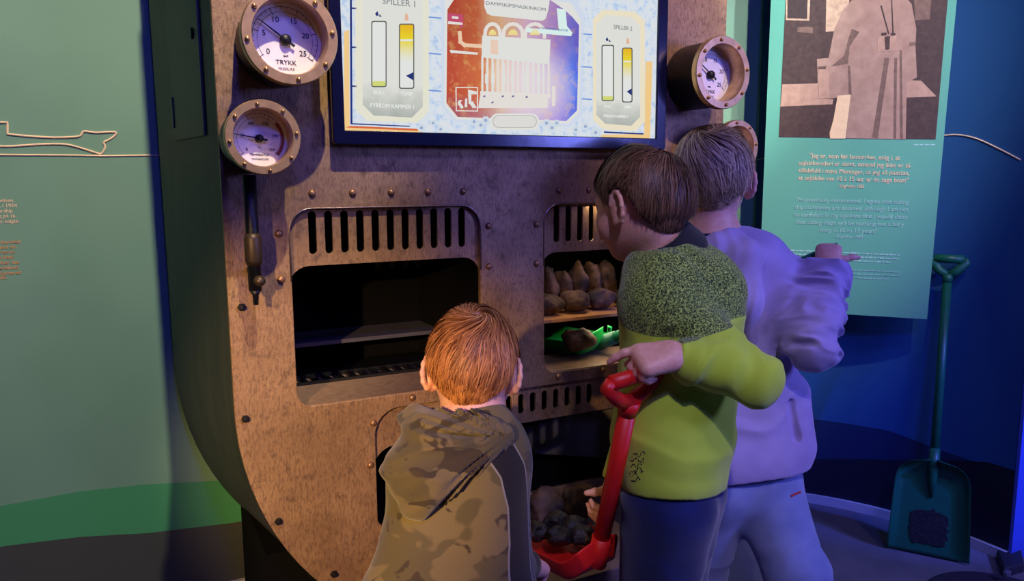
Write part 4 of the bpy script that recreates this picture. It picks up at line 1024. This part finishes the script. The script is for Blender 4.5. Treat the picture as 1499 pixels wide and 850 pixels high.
    SV = ring.reshape(-1, 3); b = (np.arange(m)*K*ns)[:, None, None]; kk = (np.arange(K-1)*ns)[None, :, None]; jj = np.zeros((1, 1, 1), int); j2 = jj+1
    a0 = b+kk+jj; a1 = b+kk+j2; SQ = np.stack([a0, a1, a1+ns, a0+ns], -1).reshape(-1, 4)
    sr = np.repeat(np.clip(.5+.9*(vnoise(D*6+9)-.5)+.28*rg.normal(size=m), 0, 1), K*ns)
    AV = np.concatenate([V, SV]); AQ = np.concatenate([Fq, SQ+len(V)]); AV = hd.c+(AV*hd.k)@hd.R.T
    return fastmesh('hair', AV, AQ, mat, parent, True, {'rnd': np.concatenate([rn, sr])})
def legs(hL, hR, kL, kR, aL, aR, fwd, g=1.):
    P = [Cone(hL, hR, .082*g, .082*g, .04)]
    for h_, k_, a_ in ((hL, kL, aL), (hR, kR, aR)): P += [Cone(h_, k_, .072*g, .048*g, .03), Cone(k_, a_, .048*g, .032*g, .02), Cone(a_, a_+fwd*.10-np.array([0, 0, .025]), .028*g, .022*g, .02)]
    return P
def trouser_prims(hL, hR, kL, kR, aL, aR, g=1., add=.014):
    P = [Cone(hL, hR, .074*g+add*.5, .074*g+add*.5, .04)]
    for h_, k_, a_ in ((hL, kL, aL), (hR, kR, aR)): P += [Cone(h_, k_, .074*g+add, .052*g+add, .03), Cone(k_, a_, .052*g+add, .040*g+add, .02)]
    return P
def shoes(parent, aL, aR, fwd, rgb):
    m = plain('shoe', rgb, .6)
    for a in (aL, aR):
        c = np.array([a[0], a[1], 0]); R = np.stack([np.cross(fwd, [0, 0, 1]), fwd, [0, 0, 1.]], 1)
        P = [Ell(c+fwd*.055+np.array([0, 0, .030]), (.040, .088, .034), R, .02), Ell(c-fwd*.0+np.array([0, 0, .055]), (.038, .045, .045), R, .03)]
        cloth('shoe', P, [(np.array([0, 0, .004]), np.array([0, 0, -1.]))], None, m, parent, .005)
def fabric(name, a, b, scale=500, rough=.9, sheen=.3):
    m = NT(name); f = m.noise(scale, 2, .6); g = m.noise(12, 2)
    c = m.mix(m.ramp(g, [(.35, (0, 0, 0, 1)), (.65, (1, 1, 1, 1))]), lin(a), lin(b))
    return m.done(c, rough, 0, f, .35, .001, .2, sheen)
M['jeans'] = fabric('dark_denim', (18, 28, 74), (26, 38, 92)); M['lilacjeans'] = fabric('pale_denim', (118, 130, 176), (140, 150, 194))

# ---- red shovel in the middle boy's hands
sb = at(874, 822, 1.50); G = at(919, 601, 1.372); sdir = nrm(G-sb)
bdir = nrm([.16, -.98, .03]); zax = nrm(sdir-(sdir@bdir)*bdir); bend = math.atan2(sdir@zax, sdir@bdir)
bl_ = .205; p0 = sb; slen = float(np.linalg.norm(G-p0)); org = p0-bdir*bl_*.92-zax*.035*.6
shovel('toy_shovel', 'red plastic shovel held by the boy in the lime sweater, loaded with black coal', frame(org, bdir, zax), M['red'], slen, bend, bl_, .165, .038, .0165, False, .132)
xax = np.cross(bdir, zax); gtop = G+sdir*.068; barL, barR = gtop-xax*.05, gtop+xax*.05
for i, (a, b) in enumerate([(.030, -.028), (.040, .028), (.078, -.040), (.088, .012), (.115, -.026)]):
    c = org+bdir*a+xax*b+zax*.042
    o = lump('coal_lump', c, .026, M['blackcoal'], 80+i, None, (1.1, 1, .8)); tag(o, 'black coal lump on the red shovel, %s' % ['at the tip, left side', 'at the tip, right side', 'at the left edge, mid-blade', 'in the centre of the blade', 'rearmost, nearest the shaft'][i], 'coal', 'black coal on the red shovel')

# ---- green shovel the boy in lilac pushes into the oven
HC = at(1209, 372, 1.60*1.085)
K = at_z(862, 521, .724); bh = nrm([HC[0]-K[0]-.06, HC[1]-K[1], 0]); xh = np.cross(bh, [0, 0, 1.]); sc = K-xh*.085
org2 = sc-bh*.25+np.array([0, 0, .0]); org2[2] = .7205; pe = org2+bh*.23+np.array([0, 0, .02]); dd = HC-pe; el = math.atan2(dd[2], dd@bh)
M4 = frame(org2, bh, (0, 0, 1)); M4b = Matrix(M4)
ln2 = float(np.linalg.norm(dd))+.02; SH0 = pe.copy()
shovel('coal_shovel', 'green shovel with one coal lump, pushed into the right oven by the lilac boy', M4, M['green'], ln2, el, .25, .19, .036, .016, False, .10, M['brightgreen'], False)
c = at(838, 488, 1.94); c = at_z(838, 498, .765)
o = rest(lump('coal_lump', np.array([c[0]+.02, c[1], .77]), .043, M['coal'], 95, None, (1.25, .85, .75)), .731); tag(o, 'single brown-black coal lump lying on the green shovel in the right oven', 'coal')

# ------------------------------------------------------------------ the small boy in the camouflage hoodie
def raycast(F, u, v, z0, z1):
    zs = np.arange(z0, z1, .002); P = CAM_C+zs[:, None]*ray(u, v); d = F(P); i = np.argmax(d < 0); return P[i] if (d < 0).any() else None
def boy_camo():
    hd = Head(at(692, 540, 1.30), None, .91); hd.R = head_frame(hd.c, -4, 20, -2)
    fw = hd.R[:, 1].copy(); fw[2] = 0; fw = nrm(fw); lat = np.cross(fw, [0, 0, 1.])  # to his right
    nb = at(694, 628, 1.262); sR = at(726, 678, 1.25); sL = at(618, 682, 1.27); pe = at(655, 905, 1.16)
    hL, hR = pe-lat*.055, pe+lat*.055
    eR, wR = at(731, 830, 1.20), at(770, 826, 1.33); eL, wL = at(606, 800, 1.27), at(650, 880, 1.42)
    hips = (pe-lat*.055+np.array([0, 0, -.06]), pe+lat*.055+np.array([0, 0, -.06])); kn = [h+fw*.03+np.array([0, 0, -.21]) for h in hips]; an = [np.array([k[0], k[1], .055])-fw*.03 for k in kn]
    body = hd.prims()+[Cone(hd.L(0, -.022, -.045), nb, .040, .044, .03), Cone(nb, sR, .040, .034, .04), Cone(nb, sL, .040, .034, .04),
        Cone(sR*.72+nb*.28, hR, .046, .052, .04), Cone(sL*.72+nb*.28, hL, .046, .052, .04), Cone(sR, eR, .030, .026, .02), Cone(eR, wR, .026, .020, .015), Cone(sL, eL, .030, .026, .02), Cone(eL, wL, .026, .020, .015)]
    body += legs(*hips, *kn, *an, fw, .8)
    d = nrm(wR-eR); body += hand_prims(wR, d, np.array([0, 0, 1.])+lat*.3, -lat, [(30, 40, 30), (35, 45, 30), (38, 45, 30), (42, 45, 30)], [(.6, .7, -.3), (.9, .2, -.3), (1, 0, -.3)], .86)
    d2 = nrm(wL-eL); body += hand_prims(wL, d2, np.array([0, 0, 1.])-lat*.3, lat, [(30, 40, 30)]*4, [(.6, .7, -.3), (.9, .2, -.3), (1, 0, -.3)], .86)
    b = body_mesh('person', body, hd)
    tag(b, 'smallest boy, red-haired, in a camouflage hoodie, seen from behind at the left', 'person')
    # hoodie
    m = NT('camouflage_jersey'); n1 = m.noise(10, 2, .5, m.coord((1, 1, 1.7)), .4); n2 = m.noise(17, 2, .5, m.coord((1, 1.2, 1.9)), .6); f = m.noise(600, 2)
    c = m.mix(m.ramp(n1, [(.47, (0, 0, 0, 1)), (.50, (1, 1, 1, 1))]), lin((108, 96, 62)), lin((86, 78, 50)))
    c = m.mix(m.ramp(n2, [(.55, (0, 0, 0, 1)), (.58, (1, 1, 1, 1))]), c, lin((64, 55, 38)))
    camo = m.done(c, .9, 0, f, .35, .001, .2, .2)
    m2 = NT('camouflage_jersey_with_stripe'); n1 = m2.noise(10, 2, .5, m2.coord((1, 1, 1.7)), .4); n2 = m2.noise(17, 2, .5, m2.coord((1, 1.2, 1.9)), .6); f = m2.noise(600, 2)
    c = m2.mix(m2.ramp(n1, [(.47, (0, 0, 0, 1)), (.50, (1, 1, 1, 1))]), lin((108, 96, 62)), lin((86, 78, 50)))
    c = m2.mix(m2.ramp(n2, [(.55, (0, 0, 0, 1)), (.58, (1, 1, 1, 1))]), c, lin((64, 55, 38)))
    st = m2.attr('stripe'); c = m2.mix(m2.math('LESS_THAN', st, .0262), c, lin((128, 124, 112))); c = m2.mix(m2.math('LESS_THAN', st, .0232), c, lin((30, 29, 32)))
    camo2 = m2.done(c, .9, 0, f, .35, .001, .2, .2)
    P = [Cone(nb, sR, .046, .044, .05), Cone(nb, sL, .046, .044, .05), Cone(sR*.72+nb*.28, hR, .060, .070, .05), Cone(sL*.72+nb*.28, hL, .060, .074, .05), Cone(hL, hR, .074, .074, .05),
         Cone(sR, eR, .043, .040, .02), Cone(eR, wR, .038, .027, .02), Cone(sL, eL, .043, .038, .03), Cone(eL, wL, .038, .027, .02)]
    F0 = union(P)
    def onb(u, v, off=0.): p = raycast(F0, u, v, .9, 1.6); return (p if p is not None else at(u, v, 1.22))-nrm(ray(u, v))*off
    sp = [onb(708, 640), onb(730, 655), onb(752, 690), onb(760, 740), onb(762, 800), onb(764, 870)]
    cs = [Cone(a, b_, 0, 0) for a, b_ in zip(sp[:-1], sp[1:])]
    stripe = lambda V: np.min([c_.d(V) for c_ in cs], 0)
    fo = fold_fn([(sR, eR, 26, .006, .06), (eR, wR, 40, .005, .05), (sL, eL, 26, .006, .06), (nb*.5+sL*.5, hL, 12, .007, .12), (nb*.5+sR*.5, hR, 12, .007, .12)], 3.)
    dn = nrm(pe-nb)
    hoodie, F_ = cloth('hoodie', P, [(pe+dn*.05, dn), (wR-nrm(wR-eR)*.006, nrm(wR-eR)), (wL, nrm(wL-eL))], fo, camo2, b, .004, {'stripe': stripe})
    mbk = MB(); q = nrm(wR-eR); mbk.tube([wR-q*.03, wR-q*.022, wR-q*.006, wR], [.026, .0275, .0275, .024], 20); mbk.build('cuff', fabric('black_rib', (26, 25, 28), (34, 33, 36)), b, True)
    # hood lying bunched on the back, slipped to his left
    h = onb
    H = [Cone(h(735, 640, -.004), h(700, 645, .004), .012, .022, .03), Cone(h(700, 645, .004), h(650, 668, .020), .022, .040, .04), Cone(h(650, 668, .020), h(615, 700, .028), .040, .038, .04),
         Cone(h(630, 640, .018), h(604, 700, .034), .026, .038, .04), Cone(h(640, 620, .0), h(622, 650, .016), .014, .026, .03), Cone(h(640, 622, .004), h(690, 628, .004), .014, .016, .03), Cone(h(690, 628, .004), h(735, 636, .0), .016, .012, .03),
         Cone(h(615, 700, .028), h(606, 735, .010), .034, .014, .03), Cone(at(606, 612, 1.235), h(625, 655, .016), .012, .026, .03), Cone(at(606, 612, 1.235), at(640, 622, 1.25), .012, .014, .03)]
    hs = at(596, 690, 1.16); he = at(738, 632, 1.21); ax = nrm(he-hs); tip = at(580, 760, 1.16)
    perp = nrm(at(605, 600, 1.18)-at(600, 750, 1.18))
    def hf(P_, d):
        q = P_-he; r_ = np.linalg.norm(q, axis=1); ang = np.arctan2(q@perp, -(q@ax))
        n = vnoise(np.stack([ang*9.5+3*vnoise(P_*8+2), r_*9, r_*3+4], 1)); return d-.017*(1-2.8*np.abs(n-.5)-.45)*np.clip(r_/.08, .2, 1)
    cloth('hood', H, [], None, camo, b, .0034, None, hf, 3)
    # trousers, shoes, hair
    cloth('trousers', trouser_prims(*hips, *kn, *an, .8), [(an[0]+np.array([0, 0, -.0]), np.array([0, 0, -1.]))], None, M['jeans'], b, .006)
    shoes(b, an[0], an[1], fw, (40, 40, 46))
    hair(b, hd, hair_mat('red_hair', (110, 62, 28), (222, 150, 84)), (.10, -.50, .80), 1.3, 15000, 1.0, .15, seed=2, top_len=1.05)
boy_camo()

# ------------------------------------------------------------------ the boy in the lime sweater
def raycast(F, u, v, z0, z1):
    zs = np.arange(z0, z1, .002); P = CAM_C+zs[:, None]*ray(u, v); d = F(P); i = np.argmax(d < 0); return P[i] if (d < 0).any() else None
def boy_lime():
    hd = Head(at(936, 300, 1.50), None, .97); hd.R = head_frame(hd.c, 50, 17, -3)
    tf = rotz(nrm((hd.c-CAM_C)*np.array([1, 1, 0])), 74); lat = np.cross(tf, [0, 0, 1.])
    nb = at(990, 392, 1.525); sL, sR = nb-lat*.108+np.array([0, 0, -.055])+tf*.01, nb+lat*.108+np.array([0, 0, -.055])+tf*.01
    pe = at(988, 690, 1.50); hL, hR = pe-lat*.05, pe+lat*.05
    eL = at(1105, 555, 1.36); wL = at(986, 520, 1.335); eR = at(935, 600, 1.70); wR = at(897, 718, 1.585)
    hips = (hL+np.array([0, 0, -.05]), hR+np.array([0, 0, -.05])); kn = [h+tf*.02+np.array([0, 0, -.25]) for h in hips]; an = [np.array([k[0], k[1], .06])-tf*.02 for k in kn]
    body = hd.prims()+[Cone(hd.L(0, -.026, -.05), nb, .044, .048, .03), Cone(nb, sR, .046, .038, .04), Cone(nb, sL, .046, .038, .04),
        Cone(sR*.6+nb*.4, hR, .060, .060, .04), Cone(sL*.6+nb*.4, hL, .060, .060, .04), Cone(sR, eR, .034, .030, .02), Cone(eR, wR, .030, .023, .015), Cone(sL, eL, .034, .030, .02), Cone(eL, wL, .030, .024, .015)]
    body += legs(*hips, *kn, *an, tf, .95)
    # left hand over the grip bar: forefinger along the bar, the others curled round it
    kc = at(934, 527, 1.325); d = nrm(kc-wL); n = nrm(-ray(945, 520)*.55+np.array([0, 0, .8])); t = nrm(ray(945, 520)*.8+np.array([0, 0, .5]))
    body += hand_prims(wL, d, n, t, [(12, 20, 12), (58, 62, 40), (66, 66, 42), (72, 66, 42)], [(.55, .6, -.5), (.8, .1, -.6), (.8, -.2, -.6)], 1.0)
    # right hand round the shaft
    sh = G+(sb-G)*.86; dR = nrm(sh-wR+np.array([.0, 0, -.01])-tf*.0); nR = nrm(np.cross(sdir, dR)*-1)
    if nR@ray(890, 740) > 0: pass
    body += hand_prims(wR, dR, -nR if nR@(wR-CAM_C) > 0 else nR, sdir, [(40, 62, 40), (44, 64, 40), (48, 64, 40), (52, 64, 40)], [(.5, .5, -.6), (.6, .3, -.7), (.5, .2, -.8)], .92)
    b = body_mesh('person', body, hd)
    tag(b, 'dark-haired boy in a lime and speckled green sweater gripping the red shovel', 'person')
    z0 = at(1040, 487, 1.36)[2]; zc = at(1040, 487, 1.36)
    m = NT('lime_sweater'); k = m.attr('yoke'); vo = m.noise(330, 3, .75); f = m.noise(600, 2)
    spk = m.ramp(vo, [(.42, lin((34, 46, 26))), (.50, lin((92, 116, 50))), (.60, lin((178, 200, 96)))])
    g = m.noise(10, 2); lime = m.mix(m.ramp(g, [(.35, (0, 0, 0, 1)), (.65, (1, 1, 1, 1))]), lin((176, 206, 56)), lin((190, 218, 70)))
    col = m.mix(m.math('GREATER_THAN', k, 0.), lime, spk); sw = m.done(col, .9, 0, f, .3, .001, .2, .25)
    yoke = lambda V: (V[:, 2]-z0)-.10*((V-zc)@_R)*0-.012*np.sin(((V-zc)@_R)*20)
    P = [Cone(nb, sR, .056, .050, .05), Cone(nb, sL, .056, .050, .05), Cone(sR*.6+nb*.4, hR, .078, .093, .06), Cone(sL*.6+nb*.4, hL, .078, .093, .06),
         Cone(at(1046, 428, 1.50), at(1020, 620, 1.50), .058, .06, .06), Cone(nb+tf*.02+np.array([0, 0, -.10]), pe+tf*.045+np.array([0, 0, .06]), .07, .075, .05),
         Cone(sL, eL, .050, .046, .03), Cone(eL, wL, .044, .036, .02), Cone(sR, eR, .048, .040, .03), Cone(eR, wR, .038, .030, .02)]
    fo = fold_fn([(sL, eL, 22, .010, .075), (eL, wL, 34, .0115, .065), (nb, hL, 10, .010, .14), (nb, hR, 10, .010, .14)], 11.)
    dn = nrm(pe-nb); un = nrm(hd.L(0, -.026, -.05)-nb)
    def neckcut(P_, d): c_ = Cone(nb, nb+un*.2, .054, .060); return np.maximum(d, -c_.d(P_))
    sweater, F_ = cloth('sweater', P, [(pe+dn*.030, dn), (wL-nrm(wL-eL)*.004, nrm(wL-eL)), (wR, nrm(wR-eR))], fo, sw, b, .004, {'yoke': yoke}, neckcut)
    # ribbed hem roll, black collar
    col_m = fabric('black_knit', (22, 22, 24), (32, 32, 34))
    C_ = [Cone(nb+un*.036, nb+un*.082, .078, .061, .02)]
    cloth('collar', C_, [(nb+un*.088, un)], None, col_m, b, .004, None, lambda P_, d: np.maximum(d, -Cone(nb-un*.1, nb+un*.2, .047, .047).d(P_)))
    # black print by the hem
    strokes = []; rs = np.random.default_rng(4)
    for r_ in range(6):
        y = 668+r_*7; x = 921+rs.random()*4; p = []
        for i in range(9): p.append((x+i*(2.3 if r_ < 4 else 1.5)+rs.normal()*.8+r_*.3, y+rs.normal()*2.6-i*.35))
        strokes.append(smooth_pts(p, 3))
    mb = MB(); ok = 0
    for st in strokes:
        q = [raycast(F_, u, v, 1.2, 1.8) for u, v in st]; q = [x for x in q if x is not None]
        if len(q) > 3: mb.tube(q, .0013, 5); ok += 1
    if ok: mb.build('chest_print', M['ink'], sweater)
    jp = trouser_prims(*hips, *kn, *an, .98, .016)
    cloth('jeans', jp, [(an[0], np.array([0, 0, -1.]))], fold_fn([(hips[0], kn[0], 14, .006, .11), (hips[1], kn[1], 14, .006, .11)], 5.), M['jeans'], b, .005)
    shoes(b, an[0], an[1], tf, (36, 36, 44))
    hair(b, hd, hair_mat('dark_brown_hair', (58, 40, 28), (134, 98, 68)), (.12, -.52, .82), 1.0, 16000, 1.35, .1, seed=5, nape=-.86, top_len=1.25, back_len=1.1)
boy_lime()

# ------------------------------------------------------------------ the boy in the lilac hoodie
def boy_lilac():
    Z = 1.085
    def at(u, v, z): return CAM_C+z*Z*ray(u, v)
    def grow(P_):
        for p_ in P_:
            if isinstance(p_, Cone): p_.ra *= Z; p_.rb *= Z
        return P_
    hd = Head(at(1043, 264, 1.66), None, .97*Z); hd.R = head_frame(hd.c, 0, 10, 2)
    fw = rotz(nrm((hd.c-CAM_C)*np.array([1, 1, 0])), 18); lat = np.cross(fw, [0, 0, 1.])
    nb = at(1044, 352, 1.655); sR = at(1130, 408, 1.63); sL = at(985, 405, 1.74); pe = at(1083, 672, 1.66); hL, hR = pe-lat*.055, pe+lat*.055
    eR = at(1190, 505, 1.53); wR = at(1211, 388, 1.585); eL = at(1000, 520, 1.72); wL = HC+(SH0-HC)*.42+np.array([-.045, -.035, .02])
    hips = (hL+np.array([0, 0, -.06]), hR+np.array([0, 0, -.06])); kR = at(1168, 846, 1.62); aR = at(1215, 1010, 1.60); aR[2] = .06
    kL = hips[0]+np.array([0, 0, -.25])+fw*.06-lat*.02; aL = np.array([kL[0], kL[1], .06]); kR = np.array([kR[0], kR[1], max(.3, kR[2])])
    body = hd.prims()+[Cone(hd.L(0, -.026, -.05), nb, .042, .047, .03), Cone(nb, sR, .046, .038, .04), Cone(nb, sL, .046, .038, .04),
        Cone(sR*.65+nb*.35, hR, .058, .058, .04), Cone(sL*.65+nb*.35, hL, .058, .058, .04), Cone(sR, eR, .034, .030, .02), Cone(eR, wR, .030, .023, .015), Cone(sL, eL, .034, .030, .02), Cone(eL, wL, .030, .023, .015)]
    body += legs(*hips, kL, kR, aL, aR, fw, .92)
    dR = nrm(at(1214, 350, 1.605)-wR); body += hand_prims(wR, dR, -ray(1214, 380), _R+np.array([0, 0, .2]), [(62, 70, 45), (66, 72, 45), (68, 72, 45), (70, 72, 45)], [(.25, .8, -.1), (.35, .8, -.1), (.2, .9, -.3)], .72)
    dL = nrm(HC+(SH0-HC)*.50-wL); body += hand_prims(wL, dL, np.array([0, 0, 1.]), lat, [(60, 66, 45)]*4, [(.6, .6, -.5), (.8, .1, -.6), (.8, -.2, -.6)], .95)
    nh = len(hd.prims()); body = body[:nh]+grow(body[nh:])
    b = body_mesh('person', body, hd)
    tag(b, 'fair-haired boy in a lilac hoodie and pale jeans with his right fist raised', 'person')
    lil = fabric('lilac_jersey', (160, 144, 190), (174, 158, 204))
    P = [Cone(nb, sR, .050, .050, .05), Cone(nb, sL, .050, .050, .05), Cone(sR*.65+nb*.35, hR, .076, .080, .06), Cone(sL*.65+nb*.35, hL, .076, .080, .06), Cone(hL, hR, .088, .088, .05),
         Cone(sR, eR, .052, .050, .03), Cone(eR, wR, .050, .044, .02), Cone(sL, eL, .05, .045, .03), Cone(eL, wL, .044, .036, .02), Cone(at(1164, 575, 1.63), at(1168, 650, 1.63), .030, .034, .04)]
    grow(P)
    fo = fold_fn([(eR, wR, 62, .0165, .075), (sR, eR, 26, .016, .075), (nb, hR, 10, .010, .13), (nb, hL, 10, .009, .13)], 21.)
    dn = nrm(pe-nb); un = nrm(hd.L(0, -.026, -.05)-nb)
    def ex(P_, d):
        d = np.maximum(d, -Cone(nb+un*.0, nb+un*.2, .056, .066).d(P_))
        return np.maximum(d, -Cone(at(1158, 590, 1.585), at(1166, 640, 1.585), .010, .012).d(P_))
    hoodie, F_ = cloth('hoodie', P, [(pe+dn*.03, dn), (wR-nrm(wR-eR)*.002, nrm(wR-eR)), (wL, nrm(wL-eL))], fo, lil, b, .0036, None, ex, 2)
    # hood lying in a roll down the right side of the back
    H = [Cone(at(1074, 348, 1.60), at(1092, 372, 1.575), .020, .030, .03), Cone(at(1092, 372, 1.575), at(1098, 440, 1.565), .030, .024, .03), Cone(at(1098, 440, 1.565), at(1104, 500, 1.585), .024, .012, .03),
         Cone(at(1074, 348, 1.60), at(1040, 368, 1.60), .016, .018, .03), Cone(at(1040, 368, 1.60), at(1085, 430, 1.575), .018, .02, .05), Cone(at(1040, 368, 1.60), at(1000, 362, 1.66), .018, .014, .03)]
    grow(H)
    a_, b_ = at(1082, 345, 1.58), at(1104, 500, 1.58)
    def hf(P_, d):
        q = P_-a_; n = vnoise(np.stack([(q@_R)*45+2*vnoise(P_*9), q[:, 2]*6, q[:, 1]*6], 1)); return d-.010*(1-2.6*np.abs(n-.5)-.45)
    cloth('hood', H, [], None, lil, b, .004, None, hf)
    # dark T-shirt neckline
    cloth('t_shirt_collar', [Cone(nb-un*.0, nb+un*.026, .076, .063, .02)], [(nb+un*.030, un)], None, fabric('navy_rib', (26, 26, 48), (34, 34, 58)), b, .004, None, lambda P_, d: np.maximum(d, -Cone(nb-un*.1, nb+un*.2, .050, .050).d(P_)))
    jp = trouser_prims(*hips, kL, kR, aL, aR, 1.0, .016)
    jn, FJ = cloth('jeans', jp, [(np.array([0, 0, .05]), np.array([0, 0, -1.]))], fold_fn([(hips[1], kR, 12, .006, .10), (kR, aR, 34, .008, .08), (kR+(hips[1]-kR)*.3, kR, 26, .005, .08), (hips[0], kL, 14, .006, .1)], 15.), M['lilacjeans'], b, .005)
    pts = [raycast(FJ, u, v, 1.4, 2.1) for u, v in ((1157, 726), (1163, 723), (1171, 720))]
    if all(p is not None for p in pts): MB().tube(pts, .0035, 6).build('red_tab', plain('red_tab', (170, 40, 50), .7), jn)
    shoes(b, aL, aR, fw, (60, 60, 72))
    hair(b, hd, hair_mat('dark_blond_hair', (104, 82, 60), (222, 190, 150)), (-.05, -.42, .85), -1.5, 16000, 1.3, -.25, seed=9, nape=-.82, top_len=1.3, back_len=.8)
boy_lilac()
